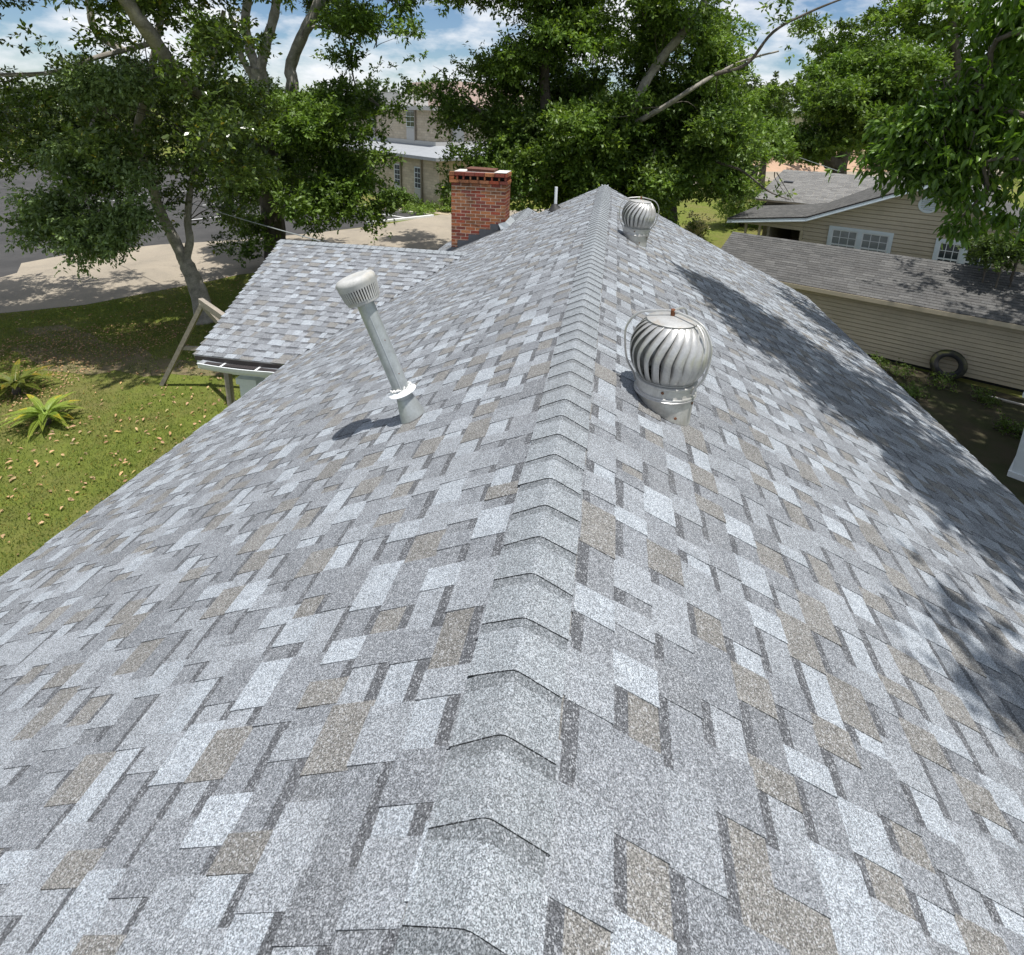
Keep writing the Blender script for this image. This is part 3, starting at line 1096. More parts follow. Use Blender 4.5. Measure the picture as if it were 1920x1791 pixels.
def turbine(base, label, spin, lean, s=1.0):
    base = np.asarray(base, float)
    t = thing('turbine_vent', label, 'roof vent', base, 'spinning turbine vents on the right roof slope')
    ax = unit((lean[0], lean[1], 1.0))
    X_ = unit(np.cross((0, 1, 0), ax)); Y_ = np.cross(ax, X_)

    def P(r, a, h):
        return base + ax * h + r * (math.cos(a) * X_ + math.sin(a) * Y_)
    R0 = 0.172 * s
    hb = 0.115 * s                     # bead above the roof
    # base tube cut to the slope
    b = MB()
    n = 40
    pl = lambda q: (Z0 - PITCH * q[0])

    def foot(a, r):
        lo, hi = -0.5, 0.5
        for _ in range(30):
            m_ = (lo + hi) / 2
            q = P(r, a, m_)
            if q[2] > pl(q) + 0.006: hi = m_
            else: lo = m_
        return lo
    rings = []
    for a in np.linspace(0, 2 * math.pi, n, endpoint=False):
        f0 = foot(a, R0 * 0.93)
        rings.append([P(R0 * 0.93, a, f0), P(R0 * 0.955, a, f0 * 0.5 + (hb - 0.01) * 0.5), P(R0, a, hb - 0.012)])
    vs = [q for r_ in rings for q in r_]
    fs = []
    for i in range(n):
        j = (i + 1) % n
        for k_ in range(2):
            fs.append((i * 3 + k_, j * 3 + k_, j * 3 + k_ + 1, i * 3 + k_ + 1))
    b.add(vs, fs)
    b.build('base_tube', M['turbine_base'], t, origin=base, smooth=True)
    b = MB()
    b.lathe(base, ax, [(R0, hb - 0.016), (R0 + 0.007, hb - 0.012), (R0 + 0.009, hb - 0.004), (R0 + 0.004, hb), (R0 + 0.008, hb + 0.006), (R0 + 0.006, hb + 0.013), (R0 - 0.002, hb + 0.016)], 48, x=X_)
    b.build('bead', M['turbine'], t, origin=base, smooth=True)
    b = MB()
    hc = hb + 0.075 * s
    b.lathe(base, ax, [(R0 - 0.003, hb + 0.014), (R0 - 0.004, hc - 0.012), (R0 + 0.006, hc - 0.006), (R0 + 0.007, hc + 0.002), (R0 - 0.002, hc + 0.005), (R0 - 0.02, hc + 0.003)], 48, x=X_)
    b.build('collar', M['turbine_base'], t, origin=base, smooth=True)
    # spinning globe
    RG = 0.222 * s
    g0, g1 = hc + 0.012, hc + 0.012 + 0.345 * s
    hm = (g0 + g1) / 2

    def prof(u):                       # u 0 bottom .. 1 top -> radius, height
        an = math.radians(-50 + 110 * u)
        r = RG * (math.cos(an) ** 0.78)
        lo_, hi_ = math.sin(math.radians(-50)), math.sin(math.radians(60))
        return r, g0 + (g1 - g0) * (math.sin(an) - lo_) / (hi_ - lo_)
    NV = 22
    for i in range(NV):
        b = MB()
        a0 = 2 * math.pi * i / NV + spin
        nu, nw = 12, 4
        wid = 2 * math.pi / NV * 1.02
        grid = []
        for iu in range(nu + 1):
            u = iu / nu
            r, hh = prof(u)
            tw = 0.9 * max(0.0, u - 0.42) ** 1.35 * 1.25
            row = []
            for iw in range(nw + 1):
                w_ = iw / nw
                env = math.sin(math.pi * min(max(u, 0.0), 1.0)) ** 0.6
                rr = r * (1.0 - 0.135 * env * (w_ ** 1.4)) + 0.007 * s * math.sin(math.pi * w_) * env
                a = a0 + tw + wid * (1 - w_ * (0.88 + 0.12 * (1 - env)))
                row.append(P(rr, a, hh))
            grid.append(row)
        vs = [q for r_ in grid for q in r_]
        k_ = nw + 1
        fs = [(iu * k_ + iw, iu * k_ + iw + 1, (iu + 1) * k_ + iw + 1, (iu + 1) * k_ + iw) for iu in range(nu) for iw in range(nw)]
        b.add(vs, fs)
        # rolled outer lip
        lip = [grid[iu][0] + (grid[iu][0] - (base + ax * hm)) * 0.004 for iu in range(nu + 1)]
        b.tube(lip, 0.0028 * s, 5, False)
        b.build('vane', M['turbine'], t, origin=base + ax * hm, smooth=True)
    b = MB()
    rt, ht = prof(1.0)
    b.lathe(base, ax, [(rt + 0.012, ht - 0.004), (rt + 0.014, ht + 0.002), (rt + 0.004, ht + 0.007), (rt * 0.5, ht + 0.018), (0.022, ht + 0.024), (0.001, ht + 0.026)], 40, x=X_)
    b.build('top_plate', M['plate'], t, origin=base + ax * ht, smooth=True)
    b = MB()
    r0, h0 = prof(0.0)
    b.lathe(base, ax, [(r0 - 0.02, h0 - 0.004), (r0 + 0.008, h0 - 0.004), (r0 + 0.010, h0 + 0.004), (r0 - 0.02, h0 + 0.006)], 40, x=X_)
    b.build('bottom_ring', M['turbine'], t, origin=base + ax * h0, smooth=True)
    b = MB()
    b.tube([base + ax * hb, base + ax * (ht + 0.06)], 0.008, 8)
    b.lathe(base, ax, [(R0 - 0.02, hc - 0.02), (0.001, hc - 0.02)], 24, x=X_)
    b.build('inner_shaft', M['dark_void'], t, origin=base + ax * hm)
    # bracket straps standing clear of the globe
    top = base + ax * (ht + 0.055)
    for k_, a in enumerate(spin_br):
        b = MB()
        pts = [P(R0 + 0.004, a, hb + 0.03), P(R0 + 0.018, a, hc + 0.0), P(RG * 0.99 + 0.014, a, hm - 0.11 * s), P(RG + 0.032, a, hm), P(RG * 0.97 + 0.036, a, hm + 0.10 * s), P(RG * 0.72 + 0.03, a, hm + 0.19 * s), P(RG * 0.33, a, ht + 0.048), top]
        b.tube(smooth_line(pts, 5), 0.0068 * s, 6)
        b.build('bracket', M['turbine'], t, origin=base + ax * hm, smooth=True)
    b = MB()
    b.lathe(top, ax, [(0.001, -0.03), (0.012, -0.03), (0.014, 0.004), (0.010, 0.010), (0.001, 0.012)], 10, x=X_)
    b.build('pivot_bolt', M['rust'], t, origin=top)
    for a, hh in ((-1.75, hb + 0.05), (-1.25, hb - 0.10), (-0.55, hb - 0.03)):
        b = MB()
        q = P(R0 + 0.001, a, hh)
        d_ = unit(P(1, a, 0) - P(0, a, 0))
        b.lathe(q, d_, [(0.001, 0.004), (0.008, 0.003), (0.009, 0.0)], 8)
        b.build('screw', M['rust'], t, origin=q)
    return t


spin_br = (math.radians(172), math.radians(-38), math.radians(62))
tb1 = on_right(1243, 762)
turbine(tb1, 'nearer turbine vent, large white globe right of the ridge in the middle of the roof', 0.1, (0.0, 0.02))
spin_br = (math.radians(185), math.radians(5), math.radians(90))
tb2 = on_right(1190, 452)
turbine(tb2, 'farther turbine vent, small white globe beside the far end of the ridge', 0.35, (0.06, 0.0), 1.0)

# ------------------------------------------------------------------ leaning flue pipe
pb_ = on_left(775, 782)
pt_ = at(681, 560, pb_[1] - 0.04)
ax = unit(pt_ - pb_)
pipe = thing('flue_pipe', 'galvanised flue pipe leaning left, with slotted white cap', 'flue pipe', pb_)
LEN = np.linalg.norm(pt_ - pb_)
b = MB()
b.tube([pb_ - ax * 0.02, pb_ + ax * (LEN + 0.02)], 0.0515, 28)
tube = b.build('pipe', M['galv'], pipe, origin=pb_ + ax * LEN / 2, smooth=True)
b = MB()
side = unit(np.cross(ax, ray(720, 640)))
fr = unit(np.cross(side, ax))
if np.dot(fr, CAM - pb_) < 0:
    fr = -fr
sd = fr * 0.0518 + side * 0.004
b.tube([pb_ + ax * 0.22 + sd, pb_ + ax * (LEN - 0.02) + sd], 0.0032, 5)
b.build('seam', M['tin'], pipe, origin=pb_ + ax * 0.5)
for q in (0.38, 0.66):
    b = MB()
    p_ = pb_ + ax * (LEN * q) + fr * 0.044 - side * (0.026 if np.dot(side, _X) < 0 else -0.026)
    b.box(p_, unit(side + ax * 0.6) * 0.022, ax * 0.005, fr * 0.004)
    b.build('rust_mark', M['rust'], pipe, origin=p_)
# cone flashing from roof to pipe
b = MB()
n = 32
v1 = unit(np.cross(ax, (0, 1, 0))); v2 = np.cross(ax, v1)
vs = []
up_n = L_N
for i in range(n):
    a = 2 * math.pi * i / n
    e = math.cos(a) * v1 + math.sin(a) * v2
    q = pb_ + e * 0.082
    q = q - up_n * (np.dot(q - pb_, up_n) - 0.006)
    vs.append(q)
    vs.append(pb_ + ax * 0.075 + e * 0.069)
    vs.append(pb_ + ax * 0.145 + e * 0.0535)
fs = []
for i in range(n):
    j = (i + 1) % n
    for k_ in range(2):
        fs.append((i * 3 + k_, j * 3 + k_, j * 3 + k_ + 1, i * 3 + k_ + 1))
b.add(vs, fs)
b.build('flashing_cone', M['galv'], pipe, origin=pb_, smooth=True)
b = MB()
b.lathe(pb_, ax, [(0.052, 0.212), (0.060, 0.208), (0.088, 0.190), (0.089, 0.186), (0.060, 0.186)], 32)
sc_ = b.build('storm_collar', M['white_paint'], pipe, origin=pb_ + ax * 0.2, smooth=True)
b = MB()
rg = random.Random(4)
for i in range(46):
    a = 2 * math.pi * i / 46
    e = math.cos(a) * v1 + math.sin(a) * v2
    c_ = pb_ + ax * (0.214 + rg.uniform(-0.004, 0.012)) + e * (0.056 + rg.uniform(-0.003, 0.008))
    r = rg.uniform(0.004, 0.009)
    b.lathe(c_ - ax * r, ax, [(0.0005, 0), (r * 0.8, r * 0.4), (r, r), (r * 0.7, r * 1.6), (0.0005, r * 2)], 6)
b.build('sealant', M['caulk'], pipe, origin=pb_ + ax * 0.22, smooth=True)
# cap
CO = pb_ + ax * (LEN - 0.02)
b = MB()
b.lathe(CO, ax, [(0.054, 0.0), (0.075, -0.004), (0.096, 0.002), (0.100, 0.012), (0.098, 0.026), (0.094, 0.028)], 40)
b.build('cap_lower_ring', M['cap_white'], pipe, origin=CO, smooth=True)
NS = 44
for i in range(NS):
    a = 2 * math.pi * i / NS
    e = math.cos(a) * v1 + math.sin(a) * v2
    tg = np.cross(ax, e)
    b = MB()
    w_ = 2 * math.pi * 0.1 / NS
    o_ = CO + ax * 0.024 + e * 0.098 - tg * w_ * 0.30
    b.box(o_, tg * w_ * 0.6, e * 0.008, ax * 0.082 + e * 0.012)
    b.build('cap_slat', M['cap_white'], pipe, origin=o_)
b = MB()
b.lathe(CO, ax, [(0.060, 0.0), (0.084, 0.02), (0.092, 0.11)], 32)
b.build('cap_core', M['dark_void'], pipe, origin=CO)
b = MB()
b.lathe(CO, ax, [(0.100, 0.100), (0.115, 0.100), (0.118, 0.106), (0.1185, 0.124), (0.121, 0.130), (0.1195, 0.148), (0.108, 0.163), (0.085, 0.170), (0.062, 0.164), (0.03, 0.163), (0.001, 0.165)], 44)
b.build('cap_dome', M['cap_white'], pipe, origin=CO + ax * 0.13, smooth=True)

# plumbing vent near the far gable
pv = on_left(1041, 394)
pvc = thing('vent_stack', 'thin white plastic vent stack in a black boot near the far end of the roof', 'vent pipe', pv)
b = MB()
b.tube([pv, pv + np.array([0, 0, 0.46])], 0.030, 16)
b.build('stack', M['white_paint'], pvc, origin=pv + np.array([0, 0, 0.2]), smooth=True)
b = MB()
b.lathe(pv + L_N * 0.008, unit(L_N + np.array([0.25, 0, 0])), [(0.15, 0.0), (0.13, 0.012), (0.06, 0.10), (0.045, 0.12)], 24)
b.build('boot', M['black'], pvc, origin=pv, smooth=True)

# ------------------------------------------------------------------ right neighbours: shed and house
ang = math.radians(-27)
ND = np.array([math.cos(ang), math.sin(ang), 0.0])
NN = np.array([math.sin(ang), -math.cos(ang), 0.0])       # towards the viewer
_a, _b = G(1628, 666), G(1920, 741)
NM = (_a + _b) / 2


def nb(s, off, z):            # along the wall, metres behind the shed front, height
    return NM + ND * s - NN * off + np.array([0, 0, z])


def nb_at(x, y, off):         # (s, z) where the pixel meets the wall plane off metres behind
    q = hit(x, y, NN, NM - NN * off)
    return float(np.dot(q - NM, ND)), float(q[2])


M['board_edge'] = M['siding']


def clip_poly(poly, z0, z1):
    def cut(ps, zz, keep_above):
        out = []
        for i in range(len(ps)):
            p, q = ps[i], ps[(i + 1) % len(ps)]
            pin = (p[1] >= zz) if keep_above else (p[1] <= zz)
            qin = (q[1] >= zz) if keep_above else (q[1] <= zz)
            if pin:
                out.append(p)
            if pin != qin:
                t = (zz - p[1]) / (q[1] - p[1])
                out.append((p[0] + (q[0] - p[0]) * t, zz))
        return out
    r = cut(poly, z0, True)
    return cut(r, z1, False) if r else r


def clapboards(parent, poly, off, z_from, z_to, step, mat, name='siding_board'):
    z = z_from
    while z < z_to - 0.01:
        pc = clip_poly(poly, z, min(z + step, z_to))
        if len(pc) >= 3:
            zl = min(p[1] for p in pc); zh = max(p[1] for p in pc)
            if zh - zl > 0.015:
                b = MB()
                zs = z + step * 0.80

                def lean(zz):
                    u = (zz - z) / step
                    return 0.036 - 0.020 * u / 0.8 if u <= 0.8 else 0.016 - 0.034 * (u - 0.8) / 0.2

                def P(p, back=False):
                    return nb(p[0], off + (0.03 if back else -lean(p[1])), p[1])
                for (za, zb) in ((z, min(zs, z_to)), (zs, min(z + step, z_to))):
                    qc = clip_poly(pc, za, zb)
                    if len(qc) < 3 or max(q[1] for q in qc) - min(q[1] for q in qc) < 1e-4:
                        continue
                    a2 = sum(qc[i][0] * qc[(i + 1) % len(qc)][1] - qc[(i + 1) % len(qc)][0] * qc[i][1] for i in range(len(qc)))
                    if a2 < 0:
                        qc = qc[::-1]
                    b.face([P(q) for q in qc])
                bot = [p for p in pc if abs(p[1] - zl) < 1e-6]
                if len(bot) >= 2 and zl - z < 1e-3:
                    x0, x1 = min(p[0] for p in bot), max(p[0] for p in bot)
                    b.face([P((x0, zl)), P((x0, zl), True), P((x1, zl), True), P((x1, zl))])
                if b.f:
                    b.build(name, mat, parent, origin=P(pc[0]))
        z += step


shed = thing('shed', 'long low beige sided shed with worn grey shingle roof beside the right eave', 'shed', nb(0, 1.5, 0))
S0, S1 = -5.9, 9.0
ez = nb_at(1600, 552, -0.3)[1]
rs_, rz_ = nb_at(1374, 436, 2.2)
rz2 = nb_at(1640, 471.5, 2.2)[1]
RZ = (rz_ + rz2) / 2
SHED_L = rs_
clapboards(shed, [(SHED_L + 0.3, 0.0), (S1, 0.0), (S1, ez - 0.05), (SHED_L + 0.3, ez - 0.05)], 0.0, 0.10, ez - 0.05, 0.125, M['siding'])
b = MB()
b.box(nb(SHED_L + 0.3, 0.05, 0), ND * (S1 - SHED_L - 0.3), -NN * 4.3, (0, 0, ez - 0.1))
b.build('wall_core', M['dark_void'], shed, origin=nb(0, 2, 0))
OLD = [(0.100, 0.098, 0.094), (0.088, 0.087, 0.084), (0.112, 0.110, 0.105), (0.094, 0.092, 0.088)]


def old_roof(parent, O, A, S, N, s_to, lim, seed, step=0.14, name='shingle_field', tint=1.0, tabw=0.33):
    rg = random.Random(seed)
    O, A, S, N = (np.asarray(q, float) for q in (O, A, S, N))
    b = MB()
    s = 0.0
    while s < s_to - 0.01:
        s1 = min(s + step, s_to)
        lo, hi = lim((s + s1) / 2)
        a = lo - rg.random() * tabw
        while a < hi:
            a0, a1 = max(a, lo), min(a + tabw - 0.006, hi)
            if a1 - a0 > 0.02:
                tf = tint * rg.uniform(0.88, 1.10)
                t = tuple(q * tf for q in rg.choice(OLD))
                h1 = 0.010 + rg.uniform(-0.002, 0.003)

                def P(a_, s_, h_): return O + A * a_ + S * s_ + N * h_
                q1 = [P(a0, s, 0.001), P(a0, s1, h1), P(a1, s1, h1), P(a1, s, 0.001)]
                q2 = [P(a0, s1, h1), P(a0, s1, -0.002), P(a1, s1, -0.002), P(a1, s1, h1)]
                if np.dot(np.cross(S, A), N) < 0:
                    q1, q2 = q1[::-1], q2[::-1]
                b.face(q1, t)
                b.face(q2, tuple(q * 0.5 for q in t))
            a += tabw
        s = s1
    return tag(b.build(name, M['old_shingle'], parent, origin=O, tinted=True), kind='stuff')


# shed roof, both slopes
fv = nb(0, -0.32, ez) - nb(0, 2.2, RZ)
FL = np.linalg.norm(fv); FS = fv / FL
FN = unit(np.cross(ND, FS)); FN = FN if FN[2] > 0 else -FN
old_roof(shed, nb(0, 2.2, RZ), ND, FS, FN, FL, lambda s: (SHED_L, S1 + 0.3), 31)
bv = nb(0, 4.7, ez) - nb(0, 2.2, RZ)
BSv = unit(bv); BNv = unit(np.cross(ND, BSv)); BNv = BNv if BNv[2] > 0 else -BNv
old_roof(shed, nb(0, 2.2, RZ), ND, BSv, BNv, np.linalg.norm(bv), lambda s: (SHED_L, S1 + 0.3), 32)
b = MB()
slab(b, [nb(SHED_L + 0.02, 2.2, RZ), nb(S1 + 0.28, 2.2, RZ), nb(S1 + 0.28, -0.31, ez), nb(SHED_L + 0.02, -0.31, ez)], 0.06)
slab(b, [nb(SHED_L + 0.02, 2.2, RZ), nb(S1 + 0.28, 2.2, RZ), nb(S1 + 0.28, 4.68, ez), nb(SHED_L + 0.02, 4.68, ez)], 0.06)
b.build('roof_deck', M['drip'], shed, origin=nb(0, 2.2, RZ))
xr = SHED_L
k = 0
while xr < S1:
    b = MB()
    for dS, dN in ((FS, FN), (BSv, BNv)):
        q = [nb(xr, 2.2, RZ) + dN * 0.016, nb(xr, 2.2, RZ) + dS * 0.13 + dN * 0.014, nb(xr + 0.29, 2.2, RZ) + dS * 0.13 + dN * 0.010, nb(xr + 0.29, 2.2, RZ) + dN * 0.011]
        b.face(q if np.dot(np.cross(q[1] - q[0], q[3] - q[0]), dN) > 0 else q[::-1], tuple(1.05 * q_ for q_ in OLD[k % 4]))
    b.build('ridge_shingle', M['old_shingle'], shed, origin=nb(xr, 2.2, RZ), tinted=True)
    xr += 0.28
    k += 1
b = MB()
b.box(nb(SHED_L, -0.335, ez - 0.13), ND * (S1 + 0.3 - SHED_L), NN * 0.02, (0, 0, 0.125))
b.build('fascia', M['siding'], shed, origin=nb(0, -0.33, ez))
b = MB()
b.box(nb(SHED_L, -0.33, ez - 0.13), ND * (S1 + 0.3 - SHED_L), -NN * 0.33, (0, 0, 0.006))
b.build('soffit', M['siding'], shed, origin=nb(0, -0.2, ez))
b = MB()
gp = [nb(SHED_L + 0.3, 0.0, 0), nb(SHED_L + 0.3, 4.4, 0), nb(SHED_L + 0.3, 4.4, ez), nb(SHED_L + 0.3, 2.2, RZ - 0.05), nb(SHED_L + 0.3, 0, ez)]
b.face(gp)
b.build('gable_wall', M['siding'], shed, origin=gp[0])

# neighbour house with its gable behind the shed
HO = 6.6
nh = thing('neighbour_house', 'beige clapboard house with gable, round vent and white framed windows behind the shed', 'house', nb(-1, HO + 3, 0))
eL = nb_at(1364, 410, HO - 0.5)
bend = nb_at(1512, 407, HO - 0.5)
peak = nb_at(1762, 338, HO - 0.5)
rkR = nb_at(1900, 416, HO - 0.5)
slope_r = (rkR[1] - peak[1]) / (rkR[0] - peak[0])
eR = (peak[0] + (bend[1] - 0.5 - peak[1]) / slope_r * 1.0, bend[1] - 0.5)
op = nb_at(1506, 433, HO); opl = nb_at(1438, 425, HO)
outline = [(op[0], 0.1), (eR[0] - 0.4, 0.1), (eR[0] - 0.4, eR[1] + 0.15), (peak[0], peak[1] - 0.10), (bend[0], bend[1] - 0.10), (op[0], bend[1] - 0.12)]
header = [(eL[0] + 0.3, op[1]), (op[0] - 0.005, op[1]), (op[0] - 0.005, bend[1] - 0.115), (eL[0] + 0.3, eL[1] - 0.03)]
clapboards(nh, outline, HO, 0.1, peak[1], 0.165, M['siding'])
clapboards(nh, header, HO, header[0][1], bend[1], 0.165, M['siding'])
b = MB()
b.face([nb(p[0], HO + 0.05, p[1]) for p in outline])
b.build('wall_core', M['siding'], nh, origin=nb(0, HO, 1))
# carport opening: room behind with walls and ceiling
b = MB()
b.box(nb(opl[0], HO + 0.12, 0), ND * 0.1, -NN * 5, (0, 0, op[1]))
b.box(nb(opl[0] + 0.1, HO + 5, 0), ND * (op[0] - opl[0] - 0.1), -NN * 0.1, (0, 0, op[1]))
b.box(nb(op[0] + 0.01, HO + 0.12, 0), ND * 0.1, -NN * 5, (0, 0, op[1]))
b.box(nb(opl[0], HO + 0.12, op[1]), ND * (op[0] - opl[0] + 0.1), -NN * 5, (0, 0, 0.05))
b.build('carport_wall', M['wood'], nh, origin=nb(opl[0], HO + 2, 0))
b = MB()
b.box(nb(op[0] - 0.1, HO - 0.03, 0), ND * 0.11, NN * 0.02, (0, 0, op[1]))
b.build('opening_trim', M['siding'], nh, origin=nb(op[0], HO, 1))
for px in (1395, 1421):
    ps_ = nb_at(px, 430, HO)
    b = MB()
    b.box(nb(ps_[0], HO + 0.05, 0), ND * 0.09, -NN * 0.09, (0, 0, op[1]))
    b.build('carport_post', M['siding'], nh, origin=nb(ps_[0], HO, 0))
# rake fascias and roof
rk = [eL, bend, peak, eR]
depth = 9.0


def rake(p, q, nm='rake_board'):
    for dz, th, o_ in ((0.0, 0.15, 0.02), (-0.145, 0.035, 0.045)):
        b = MB()
        o = nb(p[0], HO - 0.5 - o_, p[1] + dz - th)
        b.box(o, nb(q[0], HO - 0.5 - o_, q[1] + dz - th) - o, -NN * 0.03, (0, 0, th))
        b.build(nm, M['trim'], nh, origin=o)


for i in range(3):
    rake(rk[i], rk[i + 1])
b = MB()
for i in range(3):
    p, q = rk[i], rk[i + 1]
    b.face([nb(p[0], HO - 0.5, p[1] - 0.16), nb(q[0], HO - 0.5, q[1] - 0.16), nb(q[0], HO, q[1] - 0.16), nb(p[0], HO, p[1] - 0.16)])
b.build('soffit', M['trim'], nh, origin=nb(0, HO - 0.2, 3))
for i, sd_ in ((0, 41), (1, 42), (2, 43)):
    p, q = (rk[i + 1], rk[i]) if i < 2 else (rk[i], rk[i + 1])      # from the upper to the lower edge
    O = nb(p[0], HO - 0.53, p[1] + 0.01)
    v = nb(q[0], HO - 0.53, q[1] + 0.01) - O
    L = np.linalg.norm(v)
    N_ = unit(np.cross(v, -NN)); N_ = N_ if N_[2] > 0 else -N_
    old_roof(nh, O, -NN, v / L, N_, L, lambda s: (0, depth), sd_, tint=0.95)
    b = MB()
    slab(b, [O, O + v, O + v - NN * depth, O - NN * depth], 0.05)
    b.build('roof_deck', M['drip'], nh, origin=O)
# rear wing with its slope towards us
w0, w1, w2 = nb_at(1470, 318, HO + 9.5), nb_at(1640, 327, HO + 9.5), nb_at(1446, 375, HO + 4.5)
O = nb(w0[0], HO + 9.5, w0[1])
v = nb(w0[0], HO + 4.4, w2[1]) - O
L = np.linalg.norm(v)
N_ = unit(np.cross(ND, v)); N_ = N_ if N_[2] > 0 else -N_
old_roof(nh, O, ND, v / L, N_, L, lambda s: (-0.02 * s, 9.5), 44, tint=2.1)
b = MB()
slab(b, [O, O + v, O + v + ND * 9.5, O + ND * 9.5], 0.08)
v2_ = v * np.array([1, 1, 1]) - 2 * (np.dot(v, -NN)) * (-NN)
slab(b, [O, O + v2_, O + v2_ + ND * 9.5, O + ND * 9.5], 0.08)
b.build('roof_deck', M['siding'], nh, origin=O)
b = MB()
b.box(nb(w0[0] + 0.4, HO + 4.8, 0), ND * 8, -NN * 9, (0, 0, w2[1] - 0.05))
b.face([nb(w0[0] + 0.4, HO + 4.8, w2[1] - 0.05), nb(w0[0] + 0.4, HO + 9.5, w0[1] - 0.1), nb(w0[0] + 0.4, HO + 13.8, w2[1] - 0.05)])
b.build('wing_wall', M['siding'], nh, origin=nb(w0[0], HO + 6, 0))
b = MB()
q = O + v * 0.42 + ND * 0.55
b.box(q, ND * 0.45, v / L * 0.16, N_ * 0.09)
b.build('box_vent', M['lead'], nh, origin=q)


def window(parent, TL, TR, hgt, off, panes, mat, double=True):
    s0, s1 = TL[0], TR[0]
    zt_ = (TL[1] + TR[1]) / 2
    fw = 0.125
    root = bpy.data.objects.new('window', None)
    COL.objects.link(root)
    root.parent = parent
    o = nb((s0 + s1) / 2, off, zt_ - hgt / 2)
    root.location = (o - wloc(parent)).tolist()
    bars = [(s0, s1, zt_ - fw, zt_), (s0, s1, zt_ - hgt, zt_ - hgt + fw), (s0, s0 + fw, zt_ - hgt + fw, zt_ - fw), (s1 - fw, s1, zt_ - hgt + fw, zt_ - fw)]
    opens = [(s0 + fw, s1 - fw)]
    if double:
        m_ = (s0 + s1) / 2
        bars.append((m_ - 0.075, m_ + 0.075, zt_ - hgt + fw, zt_ - fw))
        opens = [(s0 + fw, m_ - 0.075), (m_ + 0.075, s1 - fw)]
    b = MB()
    for (a, c, z0, z1) in bars:
        b.box(nb(a, off - 0.03, z0), ND * (c - a), NN * 0.045, (0, 0, z1 - z0))
    b.build('frame', M['trim'], root, origin=o)
    for (a, c) in opens:
        z0, z1 = zt_ - hgt + fw, zt_ - fw
        nx, nz = panes
        wx, wz = (c - a) / nx, (z1 - z0) / nz
        b = MB()
        for i in range(nx + 1):
            w_ = 0.045 if i in (0, nx) else 0.022
            b.box(nb(a + i * wx - (0 if i == 0 else w_ if i == nx else w_ / 2), off - 0.03, z0), ND * w_, NN * 0.02, (0, 0, z1 - z0))
        for i in range(nz + 1):
            w_ = 0.045 if i in (0, nz) else 0.06 if i == nz // 2 else 0.022
            b.box(nb(a + 0.046, off - 0.03, z0 + i * wz - (0 if i == 0 else w_ if i == nz else w_ / 2)), ND * (c - a - 0.092), NN * 0.017, (0, 0, w_))
        b.build('sash', M['white_paint'], root, origin=nb(a, off, z0))
        for i in range(nx):
            for j in range(nz):
                b = MB()
                b.box(nb(a + i * wx + 0.012, off - 0.034, z0 + j * wz + 0.012), ND * (wx - 0.024), NN * 0.005, (0, 0, wz - 0.024))
                b.build('pane', mat, root, origin=nb(a + (i + 0.5) * wx, off, z0 + (j + 0.5) * wz))
    return root


window(nh, nb_at(1556, 423, HO), nb_at(1677, 436.5, HO), 1.45, HO, (3, 4), M['curtain_glass'])
window(nh, nb_at(1756, 447, HO), nb_at(1868, 459, HO), 1.45, HO, (3, 4), M['glass'])
# round gable vent with slats
vc = nb_at(1741, 384, HO)
gv = bpy.data.objects.new('gable_vent', None)
COL.objects.link(gv); gv.parent = nh
vo_ = nb(vc[0], HO - 0.03, vc[1])
gv.location = (vo_ - wloc(nh)).tolist()
VR = 0.5 * (nb_at(1761, 384, HO)[0] - nb_at(1721.5, 384, HO)[0])
b = MB()
b.lathe(vo_, NN, [(VR * 0.74, -0.02), (VR * 0.74, 0.03), (VR * 0.80, 0.045), (VR, 0.035), (VR, -0.02)], 36, x=ND)
b.build('vent_ring', M['trim'], gv, origin=vo_, smooth=True)
b = MB()
b.lathe(vo_, NN, [(VR * 0.75, -0.012), (0.001, -0.012)], 24, x=ND)
b.build('vent_back', M['drip'], gv, origin=vo_)
for i in range(7):
    zz = -VR * 0.66 + i * VR * 0.22
    hw = math.sqrt(max(0.0, (VR * 0.75) ** 2 - zz ** 2))
    b = MB()
    b.box(vo_ - ND * hw + np.array([0, 0, zz]), ND * 2 * hw, NN * 0.03 + np.array([0, 0, -0.03]), (0, 0, 0.025))
    b.build('vent_slat', M['trim'], gv, origin=vo_ + np.array([0, 0, zz]))

# white painted corner at the right edge
wc = G(1893, 893)
wl_ = thing('white_shed', 'pale painted corner of an outbuilding at the right edge below the eave', 'outbuilding', wc)
dy_ = unit(np.array([wc[0] - CAM[0] + 0.9, wc[1] - CAM[1], 0])); dx_ = np.array([dy_[1], -dy_[0], 0])
b = MB()
b.box(wc + np.array([0, 0, 0.0]), dx_ * 4, dy_ * 3, (0, 0, 1.75))
b.build('wall', M['grey_paint'], wl_, origin=wc)
b = MB()
b.box(wc - dx_ * 0.04 - dy_ * 0.04, dx_ * 4.08, dy_ * 3.08, (0, 0, 0.12))
b.build('base_trim', M['white_paint'], wl_, origin=wc)
b = MB()
b.box(wc - dx_ * 0.15 - dy_ * 0.15 + np.array([0, 0, 1.751]), dx_ * 4.3, dy_ * 3.3, (0, 0, 0.08))
b.build('roof', M['white_paint'], wl_, origin=wc)

